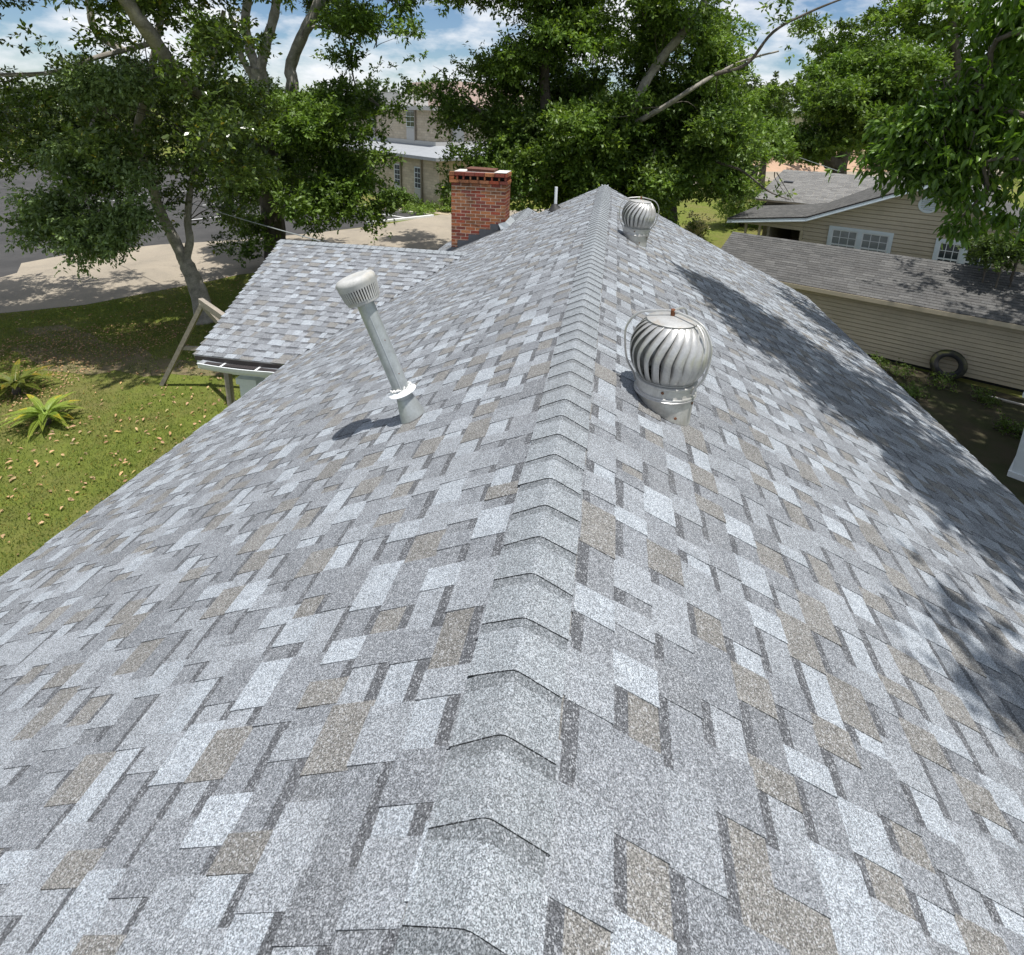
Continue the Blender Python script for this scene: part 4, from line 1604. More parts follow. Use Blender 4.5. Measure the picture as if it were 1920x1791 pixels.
# tyre leaning on the shed wall
tc = nb_at(1776, 693, -0.32)
t0 = nb(tc[0], -0.30, 0)
tyre = thing('tyre', 'old mossy tyre leaning against the beige shed wall', 'tyre', t0)
axt = unit(NN + np.array([0, 0, 0.28]))
RT = 0.42
ctr = t0 + np.array([0, 0, RT * 0.97]) - NN * 0.02
b = MB()
prof = []
for i in range(17):
    a = math.radians(-40 + 260 * i / 16)
    prof.append((RT - 0.12 + 0.12 * math.sin(a), 0.11 * -math.cos(a)))
b.lathe(ctr, axt, prof, 48, x=ND)
b.build('tread', simple('mossy rubber', (0.045, 0.045, 0.035), 0.85, var=0.5, scale=9, stain=(0, (0.11, 0.12, 0.03), 0.7)), tyre, origin=ctr, smooth=True)
b = MB()
for sg in (1, -1):
    b.lathe(ctr, axt, [(RT - 0.20, 0.085 * sg), (RT - 0.165, 0.112 * sg), (RT - 0.13, 0.118 * sg), (RT - 0.10, 0.112 * sg)], 48, x=ND)
b.build('sidewall', M['black'], tyre, origin=ctr, smooth=True)
# boards lying along the shed
for i, (s_, o_, l_, r_) in enumerate(((1.0, 0.85, 1.0, 0.05), (1.3, 0.95, 0.9, -0.02), (2.6, 0.55, 1.2, 0.08), (-1.9, 0.55, 0.7, 0.02))):
    lbl = ['pale loose board lying in the yard below the tyre', 'weathered brown board lying beside the pale yard board', 'rust coloured loose board at the foot of the shed wall', 'short loose board in weeds left of the tyre'][i]
    b = MB()
    d_ = unit(ND + NN * r_)
    b.box(nb(s_, -o_, 0.012), d_ * l_, NN * 0.06, (0, 0, 0.02))
    tag(b.build('board', M['concrete'] if i < 1 else M['wood'], origin=nb(s_, -o_, 0)), lbl, 'board')

# ------------------------------------------------------------------ tan building across the lane
A0 = G(824, 390)
Lw = G(742, 371)
bl = thing('tan_building', 'two storey tan brick building with pale metal eaves between the trees', 'building', A0)
d1 = unit(np.array([Lw[0] - A0[0], Lw[1] - A0[1], 0]))          # receding left face
d2 = np.array([d1[1], -d1[0], 0])
if d2[0] < 0: d2 = -d2
hw_ = hit(818, 300, (0, 1, 0), (0, A0[1], 0))[2]


def wallbox(name, o, a, b_, h, mat, parent, z=0.0):
    b = MB()
    b.box(np.asarray(o) + np.array([0, 0, z]), a, b_, (0, 0, h))
    return b.build(name, mat, parent, origin=o)


H1 = max(2.9, hw_)
wallbox('lower_wall', A0, d1 * 26, d2 * 22, H1, M['tanbrick'], bl)
b = MB()
o_ = A0 - d1 * 0.9 - d2 * 0.9
b.box(o_ + np.array([0, 0, H1]), d1 * 28, d2 * 24, (0, 0, 0.22))
b.build('eave_fascia', M['metal_roof'], bl, origin=o_)
b = MB()
c0 = o_ + np.array([0, 0, H1 + 0.222])
inner = A0 + d1 * 3.4 + d2 * 2.2 + np.array([0, 0, H1 + 0.75])
b.add([c0, c0 + d1 * 28, inner + d1 * 22, inner, c0 + d2 * 24, inner + d2 * 20], [(0, 3, 2, 1), (0, 4, 5, 3)])
b.build('lower_roof', M['metal_roof'], bl, origin=c0)
up0 = A0 + d1 * 3.4 + d2 * 2.2
zt2 = at(790, 199, up0[1])[2]
H2 = zt2 - H1
wallbox('upper_wall', up0, d1 * 20, d2 * 18, H2 - 0.3, M['tanbrick'], bl, H1)
b = MB()
o_ = up0 - d1 * 0.7 - d2 * 0.7
b.box(o_ + np.array([0, 0, zt2 - 0.3]), d1 * 22, d2 * 20, (0, 0, 0.32))
b.build('upper_fascia', M['white_roof'], bl, origin=o_)
b = MB()
b.box(up0 - d1 * 0.15 - d2 * 0.15 + np.array([0, 0, H1 + 0.72]), d1 * 20, d2 * 18.3, (0, 0, 0.3))
b.build('base_flashing', M['white_roof'], bl, origin=up0)
wallbox('penthouse', up0 + d1 * 8 + d2 * 8, d1 * 8, d2 * 9, 2.4, M['pinkwall'], bl, zt2)
wallbox('roof_curb', up0 + d1 * 6 + d2 * 0.5, d1 * 3, d2 * 3, 1.1, M['white_roof'], bl, zt2)


def far_window(o, d, w_, h_, nrm, fill):
    b = MB()
    b.box(o + nrm * 0.02, d * w_, nrm * 0.05, (0, 0, h_))
    f = b.build('window', M['trim'], bl, origin=o)
    for i in range(2):
        for j in range(4):
            b = MB()
            b.box(o + nrm * 0.072 + d * (0.08 + i * (w_ - 0.12) / 2) + np.array([0, 0, 0.07 + j * (h_ - 0.1) / 4]), d * ((w_ - 0.12) / 2 - 0.05), nrm * 0.01, (0, 0, (h_ - 0.1) / 4 - 0.05))
            b.build('pane', M['glass'], f, origin=o)
    b = MB()
    b.box(o + nrm * 0.03 + np.array([0, 0, -1.05]), d * w_, nrm * 0.04, (0, 0, 1.0))
    b.build('panel', M['white_roof'], bl, origin=o)
    b = MB()
    b.box(o + nrm * 0.03 - d * 0.16 + np.array([0, 0, -1.05]), d * 0.12, nrm * 0.12, (0, 0, h_ + 2.0))
    b.build('pilaster', M['wood'], bl, origin=o)


for s_ in (2.2, 5.0, 9.5):
    far_window(A0 + d1 * s_ + np.array([0, 0, 1.1]), d1, 0.85, 1.6, -d2, None)
for s_ in (2.0, 6.0, 11.0):
    far_window(A0 + d2 * (s_ + 0.9) + np.array([0, 0, 1.1]), d2, 0.85, 1.6, -d1, None)
for s_ in (2.8, 9.0):
    far_window(up0 + d1 * s_ + np.array([0, 0, H1 + 2.0]), d1, 1.2, 1.7, -d2, None)
for s_ in (1.5, 6.0, 11):
    far_window(up0 + d2 * s_ + np.array([0, 0, H1 + 2.0]), d2, 1.2, 1.7, -d1, None)

# far grey roofed building on the right and bin
q0 = G(1462, 262)
fb = thing('far_building', 'pale flat roofed building far off behind the right trees', 'building', q0)
zf = hit(1465, 207, (0, 1, 0), (0, q0[1], 0))[2]
b = MB()
b.box(q0, (34, -6, 0), (4, 12, 0), (0, 0, zf - 0.9))
b.build('wall', M['tanbrick'], fb, origin=q0)
b = MB()
b.box(q0 + np.array([-1, -1, zf - 0.9]), (36, -6.3, 0), (4, 14, 0), (0, 0, 0.9))
b.build('roof', M['metal_roof'], fb, origin=q0)
bn = G(1412, 334.5)
bin_ = thing('trash_bin', 'dark wheeled trash bin standing by the far clay bank', 'trash bin', bn)
b = MB()
b.add([bn + np.array(q) for q in ((-0.34, -0.34, 0.05), (0.34, -0.34, 0.05), (0.34, 0.34, 0.05), (-0.34, 0.34, 0.05), (-0.42, -0.42, 1.35), (0.42, -0.42, 1.35), (0.42, 0.42, 1.35), (-0.42, 0.42, 1.35))],
      [(0, 3, 2, 1), (0, 1, 5, 4), (1, 2, 6, 5), (2, 3, 7, 6), (3, 0, 4, 7), (4, 5, 6, 7)])
b.build('body', M['black'], bin_, origin=bn)
b = MB()
b.box(bn + np.array([-0.46, -0.48, 1.36]), (0.92, 0, 0), (0, 0.96, 0.04), (0, 0, 0.07))
b.build('lid', M['black'], bin_, origin=bn)
for sx in (-0.38, 0.32):
    b = MB()
    b.tube([bn + np.array([sx, 0.36, 0.14]), bn + np.array([sx + 0.06, 0.36, 0.14])], 0.14, 12)
    b.build('wheel', M['black'], bin_, origin=bn)

# ------------------------------------------------------------------ swing frame in the yard
sw_top = hit(379, 567, (0, 0, 1), (0, 0, 2.35))
leg_b = G(304, 722)
sw = thing('swing_frame', 'weathered timber swing frame with slanted legs beside the porch', 'swing frame', leg_b)
beam_e = hit(445, 613, (0, 0, 1), (0, 0, 2.35))
bd = unit(beam_e - sw_top)
sidev = sw_top - leg_b


def timber(p, q, w1, w2, name, hint=(0, 0, 1)):
    p, q = np.asarray(p, float), np.asarray(q, float)
    d_ = unit(q - p)
    a = np.cross(d_, hint); a = unit(a) * w1
    c = unit(np.cross(d_, a)) * w2
    b = MB()
    b.box(p - a / 2 - c / 2, q - p, a, c)
    return b.build(name, M['wood'], sw, origin=(p + q) / 2)


timber(sw_top - bd * 0.1, sw_top + bd * 3.2, 0.10, 0.15, 'top_beam')
mir = 2 * np.array([sw_top[0], sw_top[1], 0]) - np.array([leg_b[0], leg_b[1], 0])
timber(leg_b, sw_top - np.array([0, 0, 0.05]), 0.10, 0.10, 'leg', (0, 1, 0.2))
leg2 = np.array([sw_top[0] * 2 - leg_b[0], sw_top[1] * 2 - leg_b[1] + 0.6, 0.0])
timber(leg2, sw_top - np.array([0, 0.0, 0.05]), 0.10, 0.10, 'leg', (0, 1, 0.2))
timber(leg_b + (sw_top - leg_b) * 0.47, leg2 + (sw_top - leg2) * 0.47, 0.05, 0.10, 'cross_brace')
fe = sw_top + bd * 3.1
timber((fe[0], fe[1], 0), fe, 0.10, 0.10, 'leg', (0, 1, 0.2))
pst = G(434, 760)
post = thing('timber_post', 'short grey timber post standing under the porch gutter', 'post', pst)
b = MB()
zp = at(441, 698, pst[1])[2]
b.box(pst - np.array([0.06, 0.06, 0]), (0.12, 0, 0), (0, 0.12, 0), (0.0, 0.0, zp))
b.build('shaft', M['wood'], post, origin=pst)
b = MB()
b.box(pst + np.array([-0.06, -0.07, zp]), (0.26, 0, 0), (0, 0.14, 0), (0, 0, 0.05))
b.build('crosspiece', M['wood'], post, origin=pst)

# service cable from the trees to the porch ridge
ca, cb = at(60, 262, 24.0), at(600, 452, PR_Y + 2.5)
pts = [ca + (cb - ca) * t + np.array([0, 0, -0.9 * 4 * t * (1 - t) * 0.35]) for t in np.linspace(0, 1, 16)]
b = MB()
b.tube(pts, 0.014, 6)
tag(b.build('service_cable', M['tin'], origin=ca), 'pale service cable sloping down to the porch ridge', 'cable')
ca, cb = at(1500, 296, 30.0), at(1575, 322, 22.0)
b = MB()
b.tube([ca + (cb - ca) * t for t in (0, .5, 1)], 0.012, 6)
tag(b.build('service_cable', M['tin'], origin=ca), 'thin service cable above the roof of the far right house', 'cable')

# ------------------------------------------------------------------ foliage


def leaf_mesh(pos, axis, nrm, ln, wd, fold=0.18, tint=None, pointed=False):
    """pos base point, axis leaf direction, nrm up normal; arrays (n,3)"""
    axis = axis / np.linalg.norm(axis, axis=1, keepdims=True)
    side = np.cross(axis, nrm)
    side /= np.linalg.norm(side, axis=1, keepdims=True) + 1e-9
    up = np.cross(side, axis)
    ln = np.asarray(ln).reshape(-1, 1); wd = np.asarray(wd).reshape(-1, 1)
    n = len(pos)
    if pointed:
        k = 6
        V = np.empty((n, k, 3), np.float32)
        V[:, 0] = pos
        V[:, 1] = pos + axis * ln * 0.38 + side * wd * 0.5 + up * wd * fold
        V[:, 2] = pos + axis * ln * 0.72 + side * wd * 0.33 + up * (wd * fold * 0.6 - ln * 0.05)
        V[:, 3] = pos + axis * ln - up * ln * 0.14
        V[:, 4] = pos + axis * ln * 0.72 - side * wd * 0.33 + up * (wd * fold * 0.6 - ln * 0.05)
        V[:, 5] = pos + axis * ln * 0.38 - side * wd * 0.5 + up * wd * fold
        F_ = np.array([[0, 1, 2, 3], [0, 3, 4, 5]])
    else:
        k = 4
        V = np.empty((n, k, 3), np.float32)
        V[:, 0] = pos
        V[:, 1] = pos + axis * ln * 0.55 + side * wd * 0.5 + up * wd * fold
        V[:, 2] = pos + axis * ln
        V[:, 3] = pos + axis * ln * 0.55 - side * wd * 0.5 + up * wd * fold
        F_ = np.array([[0, 1, 2, 3]])
    faces = (F_[None] + (np.arange(n) * k)[:, None, None]).reshape(-1, 4)
    if tint is None:
        tint = np.ones((n, 3), np.float32)
    T = np.repeat(tint, len(F_), axis=0)
    return V.reshape(-1, 3), faces, T


def mesh_from_arrays(name, V, Fq, T, mat):
    me = bpy.data.meshes.new(name)
    me.vertices.add(len(V))
    me.vertices.foreach_set('co', np.ascontiguousarray(V, np.float32).ravel())
    me.loops.add(Fq.size)
    me.loops.foreach_set('vertex_index', np.ascontiguousarray(Fq, np.int32).ravel())
    me.polygons.add(len(Fq))
    me.polygons.foreach_set('loop_start', np.arange(0, Fq.size, 4, dtype=np.int32))
    me.update(calc_edges=True)
    at_ = me.attributes.new('tint', 'FLOAT_COLOR', 'FACE')
    a = np.ones((len(Fq), 4), np.float32)
    a[:, :3] = T
    at_.data.foreach_set('color', a.ravel())
    me.materials.append(mat)
    return me


def foliage(pads, n_leaf, ln, wd, seed, droop=0.15, pointed=False, sub=10, tints=None, per=11, flat=0.55, twig=0.4):
    """pads: rows cx,cy,cz,rx,ry,rz,weight. Returns leaf arrays grouped in sprays and clumps."""
    rg = np.random.default_rng(seed)
    pads = np.asarray(pads, float)
    w = pads[:, 6] * (pads[:, 3] * pads[:, 4] * pads[:, 5]) ** 0.667
    w /= w.sum()
    # clumps inside each pad
    nc = len(pads) * sub
    pi = rg.choice(len(pads), nc, p=w)
    u = rg.normal(size=(nc, 3)); u /= np.linalg.norm(u, axis=1, keepdims=True)
    rad = rg.random(nc) ** 0.45
    cc = pads[pi, :3] + u * rad[:, None] * pads[pi, 3:6]
    cr = pads[pi, 3:6].mean(1) * rg.uniform(0.26, 0.55, nc)
    ctone = rg.uniform(0.62, 1.30, nc)
    # sprays in clumps
    ns = max(1, n_leaf // per)
    cw = cr ** 2; cw = cw / cw.sum()
    ci = rg.choice(nc, ns, p=cw)
    u2 = rg.normal(size=(ns, 3)); u2 /= np.linalg.norm(u2, axis=1, keepdims=True)
    r2 = rg.random(ns) ** 0.45
    off = u2 * r2[:, None] * cr[ci][:, None] * np.array([1.0, 1.0, flat])
    sc = cc[ci] + off
    sd = u2 * np.array([1, 1, 0.5]) + rg.normal(size=(ns, 3)) * 0.45 + np.array([0, 0, 0.12 - droop])
    sd /= np.linalg.norm(sd, axis=1, keepdims=True)
    si = np.repeat(np.arange(ns), per)
    n = len(si)
    t = rg.random(n)
    tw = twig * rg.uniform(0.7, 1.3, ns)
    pos = sc[si] + sd[si] * (t * tw[si])[:, None] + rg.normal(size=(n, 3)) * 0.03
    ax_ = sd[si] * 0.55 + rg.normal(size=(n, 3)) * 0.62 + np.array([0, 0, -droop])
    nr = np.array([0, 0, 1.0]) + rg.normal(size=(n, 3)) * 0.55
    lns = ln * rg.uniform(0.65, 1.3, n)
    wds = wd * rg.uniform(0.75, 1.25, n)
    tn = (ctone[ci][si] * rg.uniform(0.78, 1.25, n))[:, None] * np.ones((1, 3))
    if tints is not None:
        for prob, col in tints:
            msk = rg.random(n) < prob
            tn[msk] = np.array(col) * rg.uniform(0.8, 1.2, (msk.sum(), 1))
    return pos, ax_, nr, lns, wds, tn


def pad(x, y, Yd, rx, ry, rz=None, w=1.0):
    c = at(x, y, Yd)
    k_ = np.dot(ROT[:, 2], c - CAM) / F
    rz = (rx * k_) if rz is None else rz
    return (c[0], c[1], c[2], rx * k_, rz, ry * k_, w)


def pad_grid(x0, x1, y0, y1, st, Y0, Y1, r, excl=(), seed=0, keep=1.0, rz=1.3):
    rg = random.Random(seed)
    out = []
    yv = y0
    row = 0
    while yv < y1:
        xv = x0 + (st / 2 if row % 2 else 0)
        while xv < x1:
            px, py = xv + rg.uniform(-.35, .35) * st, yv + rg.uniform(-.35, .35) * st
            if rg.random() < keep and not any(a - r * .6 < px < c + r * .6 and b_ - r * .5 < py < d_ + r * .5 for a, b_, c, d_ in excl):
                out.append(pad(px, py, rg.uniform(Y0, Y1), r * rg.uniform(.75, 1.25), r * rg.uniform(.6, .95), rz))
            xv += st
        yv += st * 0.8
        row += 1
    return out


def limb(root, pts, r0, r1, name='branch', mat='bark', n=9):
    p = smooth_line(pts, 6)
    r = np.linspace(r0, r1, len(p)) * (1 + 0.05 * np.sin(np.arange(len(p)) * 1.7))
    b = MB()
    b.tube(p, r, n, True, jitter=0.10)
    return b.build(name, M[mat], root, origin=p[0], smooth=True)


def pix(seq):
    return [at(x, y, d_) for x, y, d_ in seq]


def twigs(root, pads, hub, rg, n, r=0.03, mat='bark_dark'):
    b = MB()
    pads = [p_ for p_ in pads if p_[6] >= 0.8]
    for i in range(n):
        p = pads[rg.randrange(len(pads))]
        q = np.array(p[:3]) + np.array([rg.uniform(-.4, .4) * p[3], rg.uniform(-.4, .4) * p[4], rg.uniform(-.4, .3) * p[5]])
        h_ = np.array(min(hub, key=lambda z: np.linalg.norm(np.array(z) - q)))
        if np.linalg.norm(h_ - q) > 2.6:
            h_ = q + (h_ - q) * 1.4 / np.linalg.norm(h_ - q)
        m_ = (h_ + q) / 2 + np.array([rg.uniform(-.3, .3), rg.uniform(-.3, .3), rg.uniform(-.1, .5)])
        b.tube(smooth_line([h_, m_, q], 4), np.linspace(r * 0.8, r * 0.2, 9), 5, False)
    o = b.build('twigs', M[mat], root, origin=hub[0])
    o['kind'] = 'stuff'
    return o


def crown(root, pads, n, ln, wd, mat, seed, name='crown', **kw):
    pointed = kw.pop('pointed', False)
    a = foliage(pads, n, ln, wd, seed, **kw)
    V, Fq, T = leaf_mesh(*a[:5], tint=a[5], pointed=pointed)
    o0 = np.array(pads[0][:3])
    me = mesh_from_arrays(name, V - o0.astype(np.float32), Fq, T, M[mat])
    return link(name, me, root, o0)


# --- left oak with forked pale trunk
tb = G(384, 604)
YB = tb[1]
oakL = thing('oak_tree', 'leaning pale trunk tree beside the lawn, with forked stem and dark glossy leaves', 'tree', tb)
limb(oakL, [tb - np.array([0, 0, 0.1])] + pix([(376, 560, YB), (362, 522, YB), (346, 488, YB)]), 0.30, 0.20, 'trunk')
limb(oakL, pix([(346, 490, YB), (322, 440, YB), (300, 396, YB), (284, 345, YB - .3), (262, 285, YB - .5), (258, 240, YB - .8), (280, 150, YB - 1), (300, 40, YB - 1), (310, -60, YB - 1)]), 0.17, 0.07)
limb(oakL, pix([(348, 490, YB), (356, 452, YB + .2), (352, 415, YB + .4), (358, 350, YB + .6), (378, 270, YB + .8), (390, 160, YB + 1), (420, 20, YB + 1)]), 0.13, 0.06)
limb(oakL, pix([(270, 310, YB - .5), (210, 240, YB - 2), (186, 190, YB - 3), (130, 150, YB - 3.4), (90, 120, YB - 3.6)]), 0.07, 0.008)
limb(oakL, pix([(182, 200, YB - 3), (168, 250, YB - 3.2), (156, 308, YB - 3.3), (160, 360, YB - 3.4), (170, 400, YB - 3.4)]), 0.05, 0.015)
limb(oakL, pix([(290, 80, YB - 1.5), (180, 108, YB - 2.5), (100, 136, YB - 3), (-20, 141, YB - 3)]), 0.07, 0.045)
limb(oakL, pix([(230, 95, YB - 1.5), (180, 60, YB - 1.5), (165, 0, YB - 1.5), (150, -80, YB - 1.5)]), 0.10, 0.06)
exL = [(0, 20, 120, 120), (0, 395, 460, 600), (130, 430, 320, 600)]
padsL = pad_grid(-140, 450, 150, 320, 62, YB - 3.5, YB + 1.5, 46, exL, 1, rz=1.4)
padsL += pad_grid(-100, 420, -160, 150, 74, YB - 3.5, YB + 1.5, 44, [(0, 20, 130, 125), (-100, -10, 60, 100), (130, 90, 175, 125)], 2, 0.62, rz=1.3)
padsL += [pad(x, y, YB - 2, r, r * .7, .8, .3) for x, y, r in ((30, 30, 40), (90, 15, 36), (60, -10, 40), (0, 10, 36), (130, 75, 26), (70, 70, 26), (20, 95, 26), (120, 45, 22), (150, 95, 26), (5, 60, 24), (60, 115, 22), (110, 90, 20), (160, 30, 26))]
padsL += [pad(x, y, YB + dy, r, r * .8, .8, w) for x, y, dy, r, w in ((400, 345, 1, 42, 1), (430, 400, 1.5, 36, .8), (20, 360, -3, 34, .6), (25, 410, -3, 26, .5), (70, 345, -3, 22, .4),
                                                                     (330, 360, .5, 38, .8), (370, 420, .6, 30, .6), (260, 350, 0, 30, .6), (300, 395, -.5, 26, .35), (420, 450, 1.5, 26, .5))]
# boughs reaching out over the lawn, above the picture
padsL += [(tb[0] + dx, tb[1] + dy, z, 2.0, 2.0, 1.0, 0.55) for dx, dy, z in ((2.0, -3.5, 9.6), (-1.5, -4.4, 10.2), (-4.5, -3.0, 10.0), (-6, -4.5, 9.4), (-8, -1.5, 9.6), (3.5, -1.5, 10.4), (-3.0, -1.0, 11.5), (0.5, 0.5, 12.0), (-9.5, -4.5, 9.8))]
crown(oakL, padsL, 125000, 0.155, 0.07, 'leaf_magnolia', 21, droop=0.1, sub=9, tints=[(0.02, (2.2, 1.3, 0.7)), (0.06, (1.8, 1.7, 1.0))], twig=0.34)
padsG = [pad(x, y, YB - 3.3, r, r * .85, .6) for x, y, r in ((150, 330, 42), (118, 395, 40), (170, 420, 46), (222, 405, 40), (105, 435, 36), (165, 465, 34), (212, 452, 30), (205, 300, 44), (160, 270, 40), (190, 165, 44), (145, 150, 34), (240, 150, 40), (252, 425, 24), (80, 410, 30), (90, 360, 34), (265, 385, 26), (60, 455, 18), (130, 300, 34), (245, 330, 30))]
crown(oakL, padsG, 30000, 0.125, 0.052, 'leaf_grey', 22, 'hanging_bough', droop=0.35, sub=12, twig=0.4)
rgt = random.Random(3)
hubsL = pix([(300, 396, YB), (262, 285, YB - .5), (352, 415, YB + .4), (378, 270, YB + .8), (186, 190, YB - 3), (160, 330, YB - 3.3), (280, 150, YB - 1), (100, 136, YB - 3)])
twigs(oakL, padsL, hubsL, rgt, 90, 0.02)

# --- big oak behind the porch
YO = 22.0
ob = G(512, 455); ob = np.array([at(512, 400, YO)[0], YO, 0.0])
oakB = thing('oak_tree', 'large oak behind the porch, with thick pale limbs rising out of its dark crown', 'tree', ob)
limb(oakB, [ob] + pix([(510, 400, YO), (506, 330, YO), (498, 270, YO), (488, 215, YO)]), 0.50, 0.40, 'trunk', 'bark_dark', 10)
limb(oakB, pix([(500, 290, YO), (455, 245, YO - .8), (425, 222, 18.0), (380, 178, 15.2), (332, 140, 13.0), (282, 65, 11.8), (250, 22, 11.3), (215, -40, 11.0), (190, -120, 10.8)]), 0.22, 0.12, n=10)
limb(oakB, pix([(490, 215, YO), (488, 165, YO - .2), (484, 128, YO - .3)]), 0.33, 0.30, n=10)
limb(oakB, pix([(482, 130, YO - .3), (468, 90, YO - .3), (460, 40, YO - .4), (466, -20, YO - .4), (462, -120, YO - .4)]), 0.19, 0.15)
limb(oakB, pix([(488, 130, YO - .3), (500, 80, YO - .2), (514, 30, YO), (522, -30, YO), (530, -120, YO)]), 0.20, 0.16)
limb(oakB, pix([(478, 150, YO - .3), (455, 110, YO - .6), (440, 50, YO - .9), (430, 25, YO - 1)]), 0.14, 0.06)
limb(oakB, pix([(500, 250, YO), (532, 215, YO + .2), (548, 160, YO + .2), (545, 125, YO + .3), (566, 70, YO + .3), (596, 10, YO + .4), (620, -60, YO + .4)]), 0.26, 0.20, n=10)
limb(oakB, pix([(566, 55, YO + .3), (600, 50, YO + .3), (640, 58, YO + .3), (680, 90, YO + .5)]), 0.08, 0.03)
limb(oakB, pix([(658, 80, YO), (660, 130, YO), (668, 170, YO)]), 0.05, 0.02, mat='bark_dark')
exB = [(430, 0, 540, 150), (575, 0, 600, 110), (725, 170, 860, 420), (540, 60, 560, 110), (700, 95, 770, 150), (795, -40, 850, 80)]
padsB = pad_grid(440, 700, 215, 395, 58, YO - 2.5, YO + 2, 42, exB, 5, rz=1.7)
padsB += pad_grid(440, 640, 205, 300, 60, YO - 2, YO, 38, exB, 55, rz=1.2)
padsB += pad_grid(395, 790, -150, 200, 66, YO - 2, YO + 2, 40, exB, 6, 0.72, rz=1.5)
padsB += [pad(x, y, YO - 1, r, r * .8, 1.0, w) for x, y, r, w in ((690, 330, 34, 1), (700, 385, 34, .9), (640, 395, 30, .9), (595, 415, 30, .8), (560, 440, 24, .6), (705, 425, 18, .4), (470, 430, 34, 1), (500, 470, 26, .8), (450, 470, 26, .6), (430, 330, 36, 1), (712, 235, 30, 1), (716, 290, 28, 1), (742, 245, 18, .5), (738, 300, 18, .5), (722, 340, 20, .6), (735, 205, 18, .4), (620, 30, 36, .9), (690, 40, 40, 1), (640, 110, 34, 1), (700, 130, 26, .7), (760, 60, 30, .8))]
crown(oakB, padsB, 150000, 0.185, 0.085, 'leaf_oak', 23, droop=0.12, sub=9, twig=0.45, tints=[(0.05, (1.7, 1.6, 0.9))])
twigs(oakB, padsB, pix([(506, 330, YO), (488, 165, YO), (548, 160, YO), (566, 70, YO), (430, 225, YO - 1), (658, 110, YO)]), rgt, 70, 0.025)

# --- central oak behind the ridge
YC = 25.0
cb_ = np.array([at(1090, 330, YC)[0], YC, 0.0])
oakC = thing('oak_tree', 'wide spreading oak directly behind the end of the ridge', 'tree', cb_)
limb(oakC, [cb_] + pix([(1090, 330, YC), (1088, 280, YC)]), 0.62, 0.52, 'trunk', 'bark_dark', 10)
limb(oakC, pix([(1088, 300, YC), (1040, 250, YC), (1024, 200, YC), (1020, 120, YC), (1016, 20, YC), (1014, -120, YC)]), 0.30, 0.16, mat='bark_dark')
limb(oakC, pix([(1092, 290, YC), (1140, 255, YC - 1), (1184, 234, YC - 2), (1246, 200, YC - 2.5), (1300, 165, YC - 3), (1345, 138, YC - 2.6), (1400, 112, YC - 2.4), (1460, 96, YC - 2.2)]), 0.15, 0.03)
limb(oakC, pix([(1178, 236, YC - 2), (1196, 182, YC - 1.5), (1236, 115, YC - 1), (1290, 50, YC - 1), (1335, -20, YC - 1), (1370, -120, YC - 1)]), 0.20, 0.14)
limb(oakC, pix([(1340, 140, YC - 3), (1400, 120, YC - 3), (1450, 60, YC - 3), (1520, 22, YC - 3), (1600, -10, YC - 3)]), 0.07, 0.03, mat='bark_dark')
limb(oakC, pix([(1000, 300, YC), (930, 240, YC), (890, 200, YC - 1), (860, 190, YC - 1)]), 0.13, 0.015, mat='bark_dark')
exC = [(-100, 150, 845, 420), (770, 0, 845, 100), (1290, -10, 1540, 30), (1380, 130, 1480, 175), (905, 20, 960, 60), (1150, -20, 1185, 60)]
padsC = pad_grid(800, 1400, 40, 345, 62, YC - 3, YC + 3, 46, exC + [(1400, 60, 1500, 400)], 8, rz=2.0)
padsC += pad_grid(820, 1340, -180, 60, 72, YC - 3, YC + 2, 48, exC, 9, 0.75, rz=1.8)
padsC += [(*q[:6], 0.5) for q in pad_grid(1300, 1560, 10, 150, 52, YC - 4, YC - 2.4, 24, [(1300, 20, 1350, 60), (1400, 120, 1480, 170)], 10, 0.75, rz=0.9)]
padsC += pad_grid(960, 1400, 230, 400, 58, YC - 3, YC + 1, 40, [(1300, 325, 1450, 460)], 11, rz=1.6)
padsC += [pad(x, y, YC - 1, 26, 20, 1.0, w) for x, y, w in ((880, 220, .8), (930, 215, 1), (975, 235, 1), (890, 255, .5), (940, 268, .5), (980, 290, .7), (860, 170, .9), (820, 130, .9), (790, 160, .6), (775, 120, .5), (840, 235, .3))]
padsC += [pad(1460, 370, 22.6, 26, 16, .7), pad(1490, 380, 22.4, 16, 10, .5)]
limb(oakC, pix([(1330, 300, 24), (1390, 320, 23.6), (1440, 358, 22.8), (1480, 375, 22.4)]), 0.06, 0.015, mat='bark_dark')
padsC += [pad(x, y, YC - 1, r, r * .8, 1.2, w) for x, y, r, w in ((860, 205, 34, 1), (815, 165, 30, .8), (780, 175, 24, .6), (905, 300, 26, .35), (860, 300, 16, .2), (950, 310, 30, .8), (905, 250, 26, .5), (1000, 370, 40, 1), (1070, 380, 36, 1), (970, 345, 30, .8), (1240, 350, 40, 1), (1290, 300, 40, 1), (1350, 290, 36, .9), (1420, 260, 34, .8), (1300, 340, 30, .6))]
crown(oakC, padsC, 270000, 0.195, 0.09, 'leaf_oak', 24, droop=0.12, sub=9, twig=0.5, tints=[(0.05, (1.8, 1.6, 0.9))])
twigs(oakC, padsC, pix([(1040, 250, YC), (1020, 120, YC), (1246, 200, YC - 2.5), (1345, 138, YC - 3), (1236, 115, YC - 1), (930, 240, YC), (1450, 60, YC - 3)]), rgt, 110, 0.028)

